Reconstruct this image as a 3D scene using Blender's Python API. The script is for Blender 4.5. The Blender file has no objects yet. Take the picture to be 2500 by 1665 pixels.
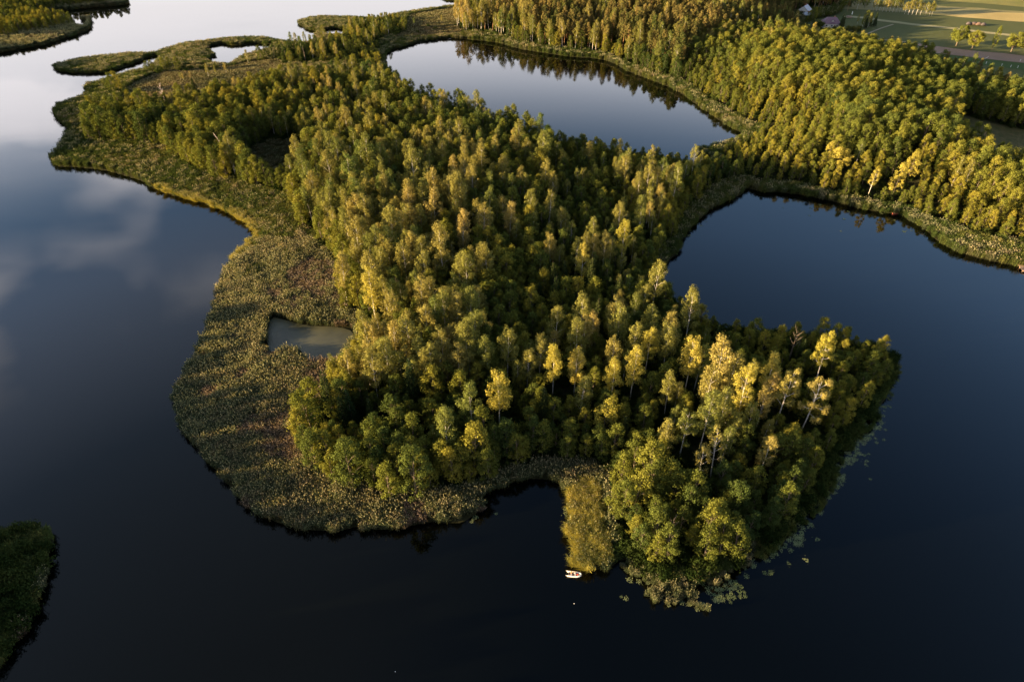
import bpy, bmesh, math, random
import numpy as np
from mathutils import Vector, Matrix

R = math.radians
sc = bpy.context.scene
COL = sc.collection

# ------------------------------------------------------------------ camera
CAM_H, PITCH, FPX = 120.0, 39.0, 1667.0      # metres up, degrees below the horizon, focal length in photo pixels (2500 wide)
cam_d = bpy.data.cameras.new("camera")
cam = bpy.data.objects.new("camera", cam_d); COL.objects.link(cam)
cam_d.sensor_width = 36.0; cam_d.lens = 36.0 * FPX / 2500.0
cam_d.clip_start = 0.5; cam_d.clip_end = 8000
cam.location = (0, 0, CAM_H); cam.rotation_euler = (R(90 - PITCH), 0, 0)
sc.camera = cam

# ------------------------------------------------------------------ sky and sun
SUN_EL, SUN_AZ = 8.8, 258.0                  # azimuth clockwise from +Y: low on the left, a little to the camera's side
world = bpy.data.worlds.new("World"); sc.world = world; world.use_nodes = True
wt = world.node_tree; wn = wt.nodes; wl = wt.links
bg = wn["Background"]
sky = wn.new("ShaderNodeTexSky"); sky.sky_type = 'NISHITA'; sky.sun_disc = False
sky.sun_elevation = R(SUN_EL); sky.sun_rotation = R(SUN_AZ)
sky.air_density = 1.0; sky.dust_density = 0.6; sky.ozone_density = 1.6
bg.inputs[1].default_value = 0.058

def wmath(op, a, b=None, clamp=False):
    n = wn.new("ShaderNodeMath"); n.operation = op; n.use_clamp = clamp
    for i, v in enumerate((a, b)):
        if v is None: continue
        if isinstance(v, (int, float)): n.inputs[i].default_value = v
        else: wl.new(v, n.inputs[i])
    return n.outputs[0]
tc = wn.new("ShaderNodeTexCoord"); sep = wn.new("ShaderNodeSeparateXYZ"); wl.new(tc.outputs["Generated"], sep.inputs[0])
sx, sy, sz = sep.outputs
den = wmath('ADD', wmath('MAXIMUM', sz, 0.0), 0.10)
comb = wn.new("ShaderNodeCombineXYZ")
wl.new(wmath('DIVIDE', sx, den), comb.inputs[0]); wl.new(wmath('DIVIDE', sy, den), comb.inputs[1])
cn = wn.new("ShaderNodeTexNoise"); cn.inputs["Scale"].default_value = 1.9; cn.inputs["Detail"].default_value = 4
cn.inputs["Roughness"].default_value = 0.45
wl.new(comb.outputs[0], cn.inputs["Vector"])
cr = wn.new("ShaderNodeMapRange"); cr.interpolation_type = 'SMOOTHSTEP'
cr.inputs["From Min"].default_value = 0.42; cr.inputs["From Max"].default_value = 0.68
# cloud banks low in the front left sky, where the lake mirrors them
bank = None
for bx_, by_, br_, bw_ in ((-1.52, 1.98, .42, .42), (-1.0, 1.50, .30, .13), (-1.02, 1.12, .28, .20), (-.55, 1.20, .22, .06), (-.95, .78, .25, .06), (-.72, 1.44, .16, -.35), (-1.36, 1.60, .14, -.7), (-1.5, 1.3, .2, -.4)):
    vd = wn.new("ShaderNodeVectorMath"); vd.operation = 'DISTANCE'; wl.new(comb.outputs[0], vd.inputs[0]); vd.inputs[1].default_value = (bx_, by_, 0)
    g_ = wmath('MULTIPLY', wmath('EXPONENT', wmath('MULTIPLY', wmath('POWER', wmath('DIVIDE', vd.outputs["Value"], br_), 2.0), -1.0)), bw_)
    bank = g_ if bank is None else wmath('ADD', bank, g_)
wl.new(wmath('ADD', wmath('MULTIPLY', wmath('SUBTRACT', cn.outputs["Fac"], .5), 1.5), wmath('ADD', bank, .38)), cr.inputs["Value"])
# clouds fill the left part of the sky; the right part is clear
sector = wn.new("ShaderNodeMapRange"); sector.interpolation_type = 'SMOOTHSTEP'
sector.inputs["From Min"].default_value = 0.12; sector.inputs["From Max"].default_value = -0.30
wl.new(sx, sector.inputs["Value"])
veil = wn.new("ShaderNodeMapRange"); veil.interpolation_type = 'SMOOTHSTEP'     # a thin bright veil low over the horizon
veil.inputs["From Min"].default_value = 0.42; veil.inputs["From Max"].default_value = 0.20
wl.new(sz, veil.inputs["Value"])
cloud = wmath('MAXIMUM', wmath('MAXIMUM', wmath('MULTIPLY', wmath('MULTIPLY', cr.outputs[0], sector.outputs[0]), 0.85), wmath('MULTIPLY', sector.outputs[0], wmath('MULTIPLY', wmath('SUBTRACT', sz, 0.42, True), 2.2, True))), wmath('MULTIPLY', veil.outputs[0], 0.85), True)
mixc = wn.new("ShaderNodeMix"); mixc.data_type = 'RGBA'
wl.new(cloud, mixc.inputs[0]); wl.new(sky.outputs[0], mixc.inputs[6])
cloud_col = wn.new("ShaderNodeMix"); cloud_col.data_type = 'RGBA'               # lit pink-white low down, grey high up
wl.new(wmath('MULTIPLY', wmath('SUBTRACT', sz, 0.26, True), 2.6, True), cloud_col.inputs[0])
cloud_col.inputs[6].default_value = (10.4, 9.5, 8.9, 1); cloud_col.inputs[7].default_value = (1.42, 1.60, 1.68, 1)
wl.new(cloud_col.outputs[2], mixc.inputs[7])
# in front of the camera a broad bright band lies over the horizon; it falls off towards the zenith and behind
band = wn.new("ShaderNodeValToRGB"); el_ = band.color_ramp.elements
stops = [(0.0, .42), (0.20, .46), (0.31, .76), (0.48, .86), (0.60, .68), (0.70, .50), (0.85, .30), (1.0, .27)]
while len(el_) < len(stops): el_.new(0.5)
for e_, (p_, v_) in zip(el_, stops): e_.position = p_; e_.color = (v_ * (.99 - .08 * p_), v_, v_ * (1.02 + .12 * min(1, p_ * 2)), 1)
wl.new(sz, band.inputs[0])
front = wn.new("ShaderNodeMapRange"); front.interpolation_type = 'SMOOTHSTEP'
front.inputs["From Min"].default_value = -0.1; front.inputs["From Max"].default_value = 0.35; wl.new(sy, front.inputs["Value"])
bmix = wn.new("ShaderNodeMix"); bmix.data_type = 'RGBA'; wl.new(front.outputs[0], bmix.inputs[0]); bmix.inputs[6].default_value = (.32, .32, .34, 1); wl.new(band.outputs[0], bmix.inputs[7])
mul = wn.new("ShaderNodeMix"); mul.data_type = 'RGBA'; mul.blend_type = 'MULTIPLY'; mul.inputs[0].default_value = 1.0
wl.new(mixc.outputs[2], mul.inputs[6]); wl.new(bmix.outputs[2], mul.inputs[7])
vs = wn.new("ShaderNodeVectorMath"); vs.operation = 'SCALE'; wl.new(mul.outputs[2], vs.inputs[0]); vs.inputs[3].default_value = 2.0
wl.new(vs.outputs[0], bg.inputs[0])

sun_d = bpy.data.lights.new("sun", 'SUN'); sun_d.energy = 5.0; sun_d.angle = R(0.5); sun_d.color = (1.0, 0.71, 0.36)
sun = bpy.data.objects.new("sun", sun_d); COL.objects.link(sun)
az = R(SUN_AZ); el = R(SUN_EL)
to_sun = Vector((math.sin(az) * math.cos(el), math.cos(az) * math.cos(el), math.sin(el)))
sun.rotation_euler = to_sun.to_track_quat('Z', 'Y').to_euler(); sun.location = (-60, 0, 200)

sc.view_settings.view_transform = 'Standard'; sc.view_settings.look = 'None'
sc.view_settings.exposure = 2.55; sc.view_settings.gamma = 1.0
sc.render.engine = 'CYCLES'
sc.cycles.max_bounces = 6; sc.cycles.diffuse_bounces = 3; sc.cycles.glossy_bounces = 3
sc.cycles.transmission_bounces = 3; sc.cycles.caustics_reflective = False; sc.cycles.caustics_refractive = False

# ------------------------------------------------------------------ helpers
CA, SA = math.cos(R(90 - PITCH)), math.sin(R(90 - PITCH))
def G(px, py, z=0.0):
    """the point of the ground that the photograph shows at pixel (px, py) of 2500 x 1665"""
    u, v = (px - 1250) / FPX, (py - 832.5) / FPX
    dz = -CA - v * SA
    t = (z - CAM_H) / dz
    return (u * t, (SA - v * CA) * t)
def to_px(x, y, z):
    x, y, z = np.asarray(x, float), np.asarray(y, float), np.asarray(z, float) - CAM_H
    d = y * SA - z * CA; yy = y * CA + z * SA
    return 1250 + FPX * x / d, 832.5 - FPX * yy / d, d
def GP(pts, z=0.0): return np.array([G(a, b, z) for a, b in pts])
def smooth(poly, it=1):
    p = np.asarray(poly, float)
    for _ in range(it):
        q = np.roll(p, -1, 0)
        p = np.stack([0.75 * p + 0.25 * q, 0.25 * p + 0.75 * q], 1).reshape(-1, 2)
    return p
def inside(poly, x, y):
    x = np.asarray(x, float); y = np.asarray(y, float); r = np.zeros(x.shape, bool)
    px, py = poly[:, 0], poly[:, 1]; j = len(poly) - 1
    for i in range(len(poly)):
        c = (py[i] > y) != (py[j] > y)
        with np.errstate(divide='ignore', invalid='ignore'):
            xi = (px[j] - px[i]) * (y - py[i]) / (py[j] - py[i]) + px[i]
        r ^= c & (x < xi); j = i
    return r
def dist(poly, x, y):
    x = np.asarray(x, float); y = np.asarray(y, float); d = np.full(x.shape, 1e9)
    for i in range(len(poly)):
        a, b = poly[i], poly[(i + 1) % len(poly)]
        e = b - a; L = float(e @ e) or 1e-9
        t = np.clip(((x - a[0]) * e[0] + (y - a[1]) * e[1]) / L, 0, 1)
        d = np.minimum(d, (x - a[0] - t * e[0]) ** 2 + (y - a[1] - t * e[1]) ** 2)
    return np.sqrt(d)
def hash2(ix, iy, s):
    n = np.sin(ix * 127.1 + iy * 311.7 + s * 74.7) * 43758.5453
    return n - np.floor(n)
def vnoise(x, y, scale, s=0):
    x = np.asarray(x, float) / scale; y = np.asarray(y, float) / scale
    ix, iy = np.floor(x), np.floor(y); fx, fy = x - ix, y - iy
    fx = fx * fx * (3 - 2 * fx); fy = fy * fy * (3 - 2 * fy)
    a = hash2(ix, iy, s); b = hash2(ix + 1, iy, s); c = hash2(ix, iy + 1, s); d = hash2(ix + 1, iy + 1, s)
    return (a * (1 - fx) + b * fx) * (1 - fy) + (c * (1 - fx) + d * fx) * fy

def tag(o, label=None, cat=None, group=None, kind=None):
    if label: o["label"] = label
    if cat: o["category"] = cat
    if group: o["group"] = group
    if kind: o["kind"] = kind
    return o
def empty(name, loc=(0, 0, 0), rz=0.0):
    o = bpy.data.objects.new(name, None); COL.objects.link(o); o.location = loc; o.rotation_euler = (0, 0, rz)
    o.empty_display_size = 0.3
    return o
def np_mesh(name, verts, faces, mats=(), fmat=None, smooth_=False):
    """faces: list of (k, array n x k)"""
    me = bpy.data.meshes.new(name)
    verts = np.asarray(verts, np.float32)
    loops = []; starts = []; tot = 0
    for k, f in faces:
        f = np.asarray(f, np.int32).reshape(-1, k)
        loops.append(f.ravel()); starts.append(tot + np.arange(len(f)) * k); tot += f.size
    loops = np.concatenate(loops); starts = np.concatenate(starts).astype(np.int32)
    me.vertices.add(len(verts)); me.vertices.foreach_set("co", verts.ravel())
    me.loops.add(len(loops)); me.loops.foreach_set("vertex_index", loops)
    me.polygons.add(len(starts)); me.polygons.foreach_set("loop_start", starts)
    for m in mats: me.materials.append(m)
    if fmat is not None: me.polygons.foreach_set("material_index", np.asarray(fmat, np.int32))
    me.update(calc_edges=True); me.validate()
    if smooth_: me.polygons.foreach_set("use_smooth", np.ones(len(me.polygons), bool))
    return me
def link(name, me, parent=None):
    o = bpy.data.objects.new(name, me); COL.objects.link(o)
    if parent: o.parent = parent
    return o

class MB:
    """collects simple shapes into one mesh"""
    def __init__(s): s.v = []; s.f = []; s.m = []
    def add(s, v, f, m=0):
        b = len(s.v); s.v += [tuple(p) for p in v]; s.f += [tuple(b + i for i in q) for q in f]; s.m += [m] * len(f)
    def box(s, c, d, rz=0.0, m=0, taper=1.0):
        cx, cy, cz = c; dx, dy, dz = d[0] / 2, d[1] / 2, d[2] / 2; v = []
        for z, k in ((-dz, 1.0), (dz, taper)):
            for X, Y in ((-dx, -dy), (dx, -dy), (dx, dy), (-dx, dy)):
                X *= k; Y *= k
                v.append((cx + X * math.cos(rz) - Y * math.sin(rz), cy + X * math.sin(rz) + Y * math.cos(rz), cz + z))
        s.add(v, [(3, 2, 1, 0), (4, 5, 6, 7), (0, 1, 5, 4), (1, 2, 6, 5), (2, 3, 7, 6), (3, 0, 4, 7)], m)
    def tube(s, pts, rad, n=6, m=0, cap=True):
        pts = [Vector(p) for p in pts]; v = []; f = []
        for i, p in enumerate(pts):
            a = pts[max(i - 1, 0)]; b = pts[min(i + 1, len(pts) - 1)]
            t = (b - a); t = t.normalized() if t.length > 1e-6 else Vector((0, 0, 1))
            u = t.cross(Vector((0.31, 0.9, 0.17))).normalized(); w = t.cross(u)
            for k in range(n):
                q = 2 * math.pi * k / n; r = rad[i]
                v.append(p + (u * math.cos(q) + w * math.sin(q)) * r)
        for i in range(len(pts) - 1):
            for k in range(n):
                f.append((i * n + k, i * n + (k + 1) % n, (i + 1) * n + (k + 1) % n, (i + 1) * n + k))
        if cap:
            f.append(tuple(range(n - 1, -1, -1))); f.append(tuple((len(pts) - 1) * n + k for k in range(n)))
        s.add(v, f, m)
    def mesh(s, name, mats, smooth_=False):
        me = bpy.data.meshes.new(name); me.from_pydata(s.v, [], s.f)
        for x in mats: me.materials.append(x)
        me.polygons.foreach_set("material_index", s.m)
        if smooth_: me.polygons.foreach_set("use_smooth", [True] * len(me.polygons))
        me.update(); return me

# ------------------------------------------------------------------ materials
def mat(name):
    m = bpy.data.materials.new(name); m.use_nodes = True
    nt = m.node_tree; p = nt.nodes["Principled BSDF"]
    return m, nt, p
def nd(nt, t, **kw):
    n = nt.nodes.new(t)
    for k, v in kw.items(): setattr(n, k, v)
    return n
def ramp(nt, fac, stops):
    r = nt.nodes.new("ShaderNodeValToRGB"); e = r.color_ramp.elements
    while len(e) < len(stops): e.new(0.5)
    for x, (p, c) in zip(e, stops): x.position = p; x.color = (*c, 1)
    nt.links.new(fac, r.inputs[0]); return r.outputs[0]
def noise(nt, scale, detail=3, rough=0.55, vec=None):
    n = nt.nodes.new("ShaderNodeTexNoise"); n.inputs["Scale"].default_value = scale
    n.inputs["Detail"].default_value = detail; n.inputs["Roughness"].default_value = rough
    if vec is not None: nt.links.new(vec, n.inputs["Vector"])
    return n.outputs["Fac"]
def mixrgb(nt, fac, a, b, mode='MIX'):
    n = nt.nodes.new("ShaderNodeMix"); n.data_type = 'RGBA'; n.blend_type = mode
    for s, v in ((0, fac), (6, a), (7, b)):
        if isinstance(v, (int, float)): n.inputs[s].default_value = v
        elif isinstance(v, tuple): n.inputs[s].default_value = (*v, 1)
        else: nt.links.new(v, n.inputs[s])
    return n.outputs[2]
def plain(name, col, rough=0.7, vary=0.25, scale=6.0, metallic=0.0):
    m, nt, p = mat(name)
    tcn = nt.nodes.new("ShaderNodeTexCoord")
    f = noise(nt, scale, 3, 0.6, tcn.outputs["Object"])
    c = ramp(nt, f, [(0.3, tuple(x * (1 - vary) for x in col)), (0.7, tuple(min(1, x * (1 + vary)) for x in col))])
    nt.links.new(c, p.inputs["Base Color"]); p.inputs["Roughness"].default_value = rough
    p.inputs["Metallic"].default_value = metallic
    return m
def leaf_mat(name, stops, transl=0.3, place_scale=0.02, leaf_var=0.35):
    """colour changes from tree to tree, across the wood and from leaf to leaf; leaves let some light through"""
    m = bpy.data.materials.new(name); m.use_nodes = True; nt = m.node_tree; nt.nodes.clear()
    out = nt.nodes.new("ShaderNodeOutputMaterial")
    oi = nt.nodes.new("ShaderNodeObjectInfo")
    pn = noise(nt, place_scale, 2, 0.5, oi.outputs["Location"])
    a = nt.nodes.new("ShaderNodeMath"); a.operation = 'MULTIPLY_ADD'; nt.links.new(oi.outputs["Random"], a.inputs[0]); a.inputs[1].default_value = 0.55
    b = nt.nodes.new("ShaderNodeMath"); b.operation = 'MULTIPLY_ADD'; nt.links.new(pn, b.inputs[0]); b.inputs[1].default_value = 1.3; b.inputs[2].default_value = -0.43
    nt.links.new(b.outputs[0], a.inputs[2])
    c = ramp(nt, a.outputs[0], stops)
    geo = nt.nodes.new("ShaderNodeNewGeometry")
    lr = ramp(nt, geo.outputs["Random Per Island"], [(0.0, (1 - leaf_var,) * 3), (1.0, (1 + leaf_var,) * 3)])
    c = mixrgb(nt, 1.0, c, lr, 'MULTIPLY')
    d = nt.nodes.new("ShaderNodeBsdfDiffuse"); t = nt.nodes.new("ShaderNodeBsdfTranslucent"); mx = nt.nodes.new("ShaderNodeMixShader")
    nt.links.new(c, d.inputs[0]); tcl = mixrgb(nt, 1.0, c, (1.25, 1.15, 0.6), 'MULTIPLY'); nt.links.new(tcl, t.inputs[0])
    mx.inputs[0].default_value = transl
    nt.links.new(d.outputs[0], mx.inputs[1]); nt.links.new(t.outputs[0], mx.inputs[2]); nt.links.new(mx.outputs[0], out.inputs[0])
    return m

M = {}
M['birch_leaf'] = leaf_mat("birch leaves", [(0.1, (0.088, 0.118, 0.030)), (0.45, (0.165, 0.162, 0.042)), (0.78, (0.240, 0.202, 0.060)), (0.95, (0.29, 0.225, 0.078))], 0.20)
M['birch_gold'] = leaf_mat("yellowing birch leaves", [(0.2, (0.27, 0.25, 0.045)), (0.8, (0.35, 0.30, 0.07))], 0.3)
M['alder_leaf'] = leaf_mat("alder leaves", [(0.1, (0.040, 0.064, 0.020)), (0.5, (0.108, 0.120, 0.023)), (0.9, (0.215, 0.190, 0.032))], 0.22)
M['plant_leaf'] = leaf_mat("plantation leaves", [(0.1, (0.070, 0.094, 0.026)), (0.5, (0.118, 0.132, 0.026)), (0.9, (0.190, 0.175, 0.032))], 0.22)
M['pine_leaf'] = leaf_mat("pine needles", [(0.1, (0.060, 0.070, 0.022)), (0.6, (0.135, 0.112, 0.038)), (0.95, (0.19, 0.145, 0.05))], 0.08)
M['spruce_leaf'] = leaf_mat("spruce needles", [(0.2, (0.018, 0.032, 0.012)), (0.8, (0.040, 0.050, 0.016))], 0.05)
M['bush_leaf'] = leaf_mat("willow leaves", [(0.1, (0.035, 0.055, 0.014)), (0.5, (0.070, 0.085, 0.022)), (0.9, (0.130, 0.120, 0.035))], 0.2)
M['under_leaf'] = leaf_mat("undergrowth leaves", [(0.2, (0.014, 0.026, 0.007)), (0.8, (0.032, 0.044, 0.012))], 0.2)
def bark(name, c1, c2, band):
    m, nt, p = mat(name)
    tcn = nt.nodes.new("ShaderNodeTexCoord"); mp = nt.nodes.new("ShaderNodeMapping"); mp.inputs["Scale"].default_value = (1, 1, band)
    nt.links.new(tcn.outputs["Object"], mp.inputs[0])
    f = noise(nt, 1.6, 4, 0.7, mp.outputs[0])
    nt.links.new(ramp(nt, f, [(0.40, c2), (0.52, c1)]), p.inputs["Base Color"]); p.inputs["Roughness"].default_value = 0.85
    return m
M['birch_bark'] = bark("white birch bark", (0.62, 0.58, 0.52), (0.10, 0.085, 0.07), 2.5)
M['dark_bark'] = bark("dark bark", (0.13, 0.10, 0.07), (0.05, 0.04, 0.03), 0.5)
M['pine_bark'] = bark("orange pine bark", (0.34, 0.17, 0.08), (0.12, 0.08, 0.05), 0.6)
M['dead_wood'] = bark("bleached dead wood", (0.62, 0.50, 0.44), (0.34, 0.26, 0.22), 0.4)

# ------------------------------------------------------------------ outlines traced on the ground (photo pixels)
LAND = [(1147,8),(1130,14),(1100,18),(1040,26),(989,33),(960,38),(938,42),(850,38),(780,36),(742,43),(725,54),(735,66),(760,75),(772,78),(768,95),(764,106),
 (740,109),(715,107),(686,97),(632,88),(567,90),(505,97),(451,103),(408,117),(379,126),(325,128),(253,134),(188,143),(144,153),(128,164),(134,173),(162,178),
 (217,181),(260,178),(300,168),(336,153),(360,142),(380,139),(394,142),(375,155),(346,164),(307,173),(267,188),(235,200),(211,211),(209,220),(217,231),(188,245),
 (155,256),(132,269),(128,282),(144,296),(162,310),(168,321),(159,343),(144,365),(126,383),(121,395),(134,406),(173,408),(235,413),(274,420),(318,433),(346,442),
 (379,462),(415,476),(466,487),(520,503),(563,522),(596,538),(614,552),(621,569),(632,581),(610,596),(585,619),(567,641),(549,677),(538,713),(527,749),(513,800),
 (491,847),(470,890),(448,930),(430,973),(429,1000),(440,1038),(472,1080),(505,1120),(541,1167),(573,1207),(602,1236),(638,1257),(674,1275),(725,1288),(768,1295),
 (815,1292),(869,1286),(941,1290),(1006,1286),(1043,1270),(1086,1274),(1133,1274),(1162,1256),(1174,1240),(1168,1222),(1182,1204),(1222,1190),(1258,1175),(1294,1166),
 (1338,1172),(1367,1182),(1388,1204),(1399,1224),(1396,1253),(1399,1282),(1388,1314),(1390,1336),(1400,1352),(1404,1379),(1417,1392),(1460,1394),(1497,1387),
 (1509,1365),(1520,1352),(1540,1375),(1583,1405),(1637,1420),(1691,1417),(1746,1401),(1782,1383),(1818,1361),(1854,1336),(1901,1300),(1944,1267),(1980,1231),
 (2015,1180),(2030,1134),(2045,1100),(2088,1051),(2130,1010),(2160,975),(2172,940),(2186,905),(2185,880),(2150,862),(2080,840),(1990,826),(1830,820),(1720,800),
 (1655,762),(1620,715),(1612,680),(1615,650),(1644,629),(1662,600),(1675,563),(1697,545),(1715,531),(1740,505),(1784,487),(1809,476),(1826,458),(1845,466),
 (1885,469),(1931,473),(1975,480),(2011,487),(2047,496),(2083,505),(2119,513),(2162,520),(2199,525),(2220,538),(2245,552),(2264,566),(2300,596),(2327,610),
 (2345,617),(2371,626),(2407,635),(2443,643),(2487,652),(2560,668),(2900,700),(4200,640),(5200,-60),(4200,-240),(2500,-330),(1300,-330),(1240,-150),(1190,-60),
 (1110,-22),(1075,-8),(1084,2),(1110,3)]
LAKE = [(945,126),(985,115),(1018,105),(1061,97),(1108,94),(1151,98),(1205,103),(1227,108),(1263,119),(1314,128),(1386,139),(1458,144),(1494,152),(1523,170),
 (1550,182),(1600,200),(1650,220),(1686,245),(1715,267),(1758,296),(1787,314),(1816,328),(1809,339),(1784,352),(1740,361),(1708,368),(1704,376),(1737,390),
 (1744,398),(1720,402),(1690,404),(1600,392),(1500,378),(1400,362),(1320,347),(1250,312),(1170,292),(1080,267),(1010,237),(960,192),(938,152)]
LAGOON = [(502,117),(541,110),(563,115),(592,114),(614,110),(650,110),(661,115),(632,119),(599,124),(574,134),(560,143),(556,149),(527,150),(513,143),(520,134),(538,128),(523,121)]
NOTCH = [(800,74.5),(815,73.3),(836,75),(836,78),(818,77),(803,76.6)]
POND = [(665,774),(697,783),(733,792),(769,798),(816,800),(849,803),(845,821),(820,847),(795,857),(766,861),(748,847),(737,828),(712,823),(683,836),(661,834),(655,814)]
FARLAKE = [(1640,-22),(1700,-30),(1880,-30),(1960,-22),(1960,-60),(1640,-60)]
NWLAND = [(-80,146),(0,130),(42,123),(84,115),(115,109),(147,98),(175,90),(203,80),(223,68),(224,62),(219,56),(226,51),(225,47.5),(210,46.5),(196,48),(203,52),(214,56),(215,62),
 (206,68),(196,69),(182,64),(178,60),(182,56),(170,50),(150,48),(133,49),(118,46),(108,42),(112,36),(119,33),(133,29.5),(168,25),(210,21),(252,17.5),(281,15),(309,12),(317,7),(313,1),
 (306,-8),(230,-28),(60,-34),(-120,-38),(-600,-30),(-1500,-10),(-2400,120),(-1200,260),(-400,190)]
SWLAND = [(-60,1330),(0,1309),(32,1299),(64,1295),(90,1294),(118,1296),(127,1309),(130,1324),(125,1346),(119,1367),(111,1393),(101,1420),(88,1480),(55,1540),(21,1593),(0,1640),(-60,1720),(-300,1800),(-500,1500)]

# tree zones (where trunks stand)
Z_ISLAND = [(222,352),(274,357),(325,357),(361,365),(415,370),(433,397),(469,419),(505,433),(541,448),(574,448),(614,462),(650,473),(693,484),(722,497),(728,547),(735,565),
 (768,579),(786,615),(815,644),(843,673),(842,702),(845,767),(872,785),(879,825),(890,861),(865,890),(820,930),(808,975),(784,1001),(752,1016),(740,1045),(742,1120),
 (762,1150),(795,1172),(838,1184),(885,1200),(910,1212),(955,1228),(1014,1228),(1068,1204),(1118,1197),(1169,1192),(1220,1168),(1258,1148),(1323,1135),(1403,1137),
 (1460,1144),(1487,1166),(1494,1217),(1490,1260),(1512,1314),(1545,1352),(1588,1384),(1637,1402),(1684,1396),(1713,1376),(1764,1370),(1818,1350),(1854,1320),(1900,1282),
 (1960,1222),(2005,1127),(2026,1080),(2070,1030),(2150,950),(2168,900),(2130,872),(2060,846),(1990,836),(1830,830),(1720,810),(1650,772),(1604,735),(1596,680),
 (1606,630),(1640,590),(1665,545),(1690,505),(1722,477),(1755,455),(1809,438),(1800,415),(1744,412),(1690,414),(1600,402),(1500,388),(1400,372),(1320,357),(1250,322),
 (1170,304),(1080,280),(1000,246),(945,212),(900,190),(850,192),(800,202),(700,220),(600,242),(500,264),(415,276),(310,283),(225,294)]
CLEAR1 = [(600,402),(612,368),(668,348),(735,352),(750,385),(735,450),(690,464),(640,450),(604,432)]
Z_EAST = [(1820,440),(1849,449),(1939,456),(2011,474),(2083,493),(2173,507),(2228,525),(2300,554),(2350,574),(2400,590),(2500,606),(2900,640),(4000,560),(4500,200),(4000,0),(2900,300),(2500,238),(2420,225),
 (2390,205),(2310,190),(2264,167),(2191,155),(2101,140),(2047,128),(2020,124),(1980,118),(1940,112),(1700,112),(1640,196),(1690,219),(1722,247),(1758,265),(1794,291),(1830,309),(1870,322),(1840,342),
 (1790,365),(1764,385),(1762,405),(1800,425)]
CLEAR2 = [(2300,335),(2318,312),(2372,318),(2426,330),(2500,335),(2900,345),(2900,530),(2600,495),(2500,472),(2440,458),(2370,430),(2318,385)]
Z_NORTH = [(1195,86),(1234,97),(1278,112),(1314,117),(1386,128),(1458,134),(1494,141),(1530,159),(1555,170),(1650,202),(1700,150),(1780,112),(1936,112),(1940,88),(1922,64),(1926,42),(1990,30),(2040,24),(2050,6),(2070,-20),(2100,-60),(1900,-14),
 (1640,-18),(1500,-70),(1250,-70),(1150,-20),(1105,20),(1130,40),(1110,70),(1140,84)]
Z_SHRUB = [(837,95),(850,78),(900,60),(955,50),(990,62),(992,85),(960,92),(925,105),(922,135),(935,160),(900,168),(845,160),(700,165),(680,150),(700,128),(760,112),(800,110)]
Z_NW = [(-300,100),(0,102),(40,98),(85,85),(110,83),(180,66),(172,58),(150,53),(120,52),(100,44),(118,30),(170,22),(250,15),(300,9),(309,3),(300,-6),(200,-26),(-200,-32),(-900,-20),(-900,80)]
MEADOW = [(2000,118),(2047,125),(2101,140),(2191,155),(2264,168),(2310,190),(2390,205),(2420,225),(2500,240),(2900,300),(4300,60),(4300,-150),(2500,-240),(2120,-140),(2072,-20),(2062,14),(2042,40),(1960,60)]

def drop(pts, a, b, d):
    return [(x_, y_ + d) if a <= i <= b else (x_, y_) for i, (x_, y_) in enumerate(pts)]
LAND = drop(LAND, LAND.index((938,42)), LAND.index((735,66)) - 2, 7)
LAND = drop(LAND, LAND.index((686,97)), LAND.index((144,153)), 6)
LAND = drop(LAND, LAND.index((375,155)), LAND.index((235,200)), 9)
LAND = drop(LAND, LAND.index((300,168)), LAND.index((394,142)), -1)
LAGOON = [(502,115),(541,107),(563,112),(592,111),(614,107),(655,107),(672,116),(640,127),(606,134),(584,145),(570,156),(558,160),(524,160),(508,152),(514,142),(530,136),(516,129)]
NOTCH = [(790,74),(815,71),(842,73),(842,88),(818,89),(795,87)]
P = {k: GP(v) for k, v in dict(land=LAND, lake=LAKE, lagoon=LAGOON, notch=NOTCH, pond=POND, farlake=FARLAKE, nw=NWLAND, sw=SWLAND,
     island=Z_ISLAND, clear1=CLEAR1, east=Z_EAST, clear2=CLEAR2, north=Z_NORTH, shrub=Z_SHRUB, nwz=Z_NW, meadow=MEADOW).items()}
P['pond'] = GP([(a + (14 if a > 800 else -4), b + (26 if b > 822 else 8 if b > 800 else 0)) for a, b in POND], 1.2)
def frame_left(y): return -0.583 * y - 56.6      # where the view ends on the left
WEST = np.array([(frame_left(y) - 14, y) for y in (-60, 0, 60, 110, 150, 176)] + [(-225, 180), (-262, 200), (-262, 246)] +
                [(frame_left(y) - 14, y) for y in (264, 290, 330, 370, 400)] + [(-420, 430), (-900, 430), (-900, -60)], float)
for k in ('land', 'lake', 'lagoon', 'nw', 'sw', 'pond'): P[k] = smooth(P[k], 1)
P['west'] = smooth(WEST, 1)

def near_limit(poly, x, y, r):
    return (x > poly[:, 0].min() - r) & (x < poly[:, 0].max() + r) & (y > poly[:, 1].min() - r) & (y < poly[:, 1].max() + r)
def sdf(poly, x, y, r=60.0):
    """signed distance, positive inside, cut off at r"""
    out = np.full(x.shape, -r); m = near_limit(poly, x, y, r)
    if m.any():
        d = np.minimum(dist(poly, x[m], y[m]), r); i = inside(poly, x[m], y[m])
        out[m] = np.where(i, d, -d)
    return out
def land_sd(x, y):
    s = sdf(P['land'], x, y)
    for k in ('lake', 'lagoon', 'notch', 'farlake'): s = np.minimum(s, -sdf(P[k], x, y))
    for k in ('nw', 'sw', 'west'): s = np.maximum(s, sdf(P[k], x, y))
    return s
FIELD_Z = 1.2
HILLS = [(1500, 30, 70, 5.0), (1960, 230, 75, 8.0), (2230, 400, 45, 6.0), (1700, 60, 60, 4.0)]
HG = [(*G(a, b), r, h) for a, b, r, h in HILLS]
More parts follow.
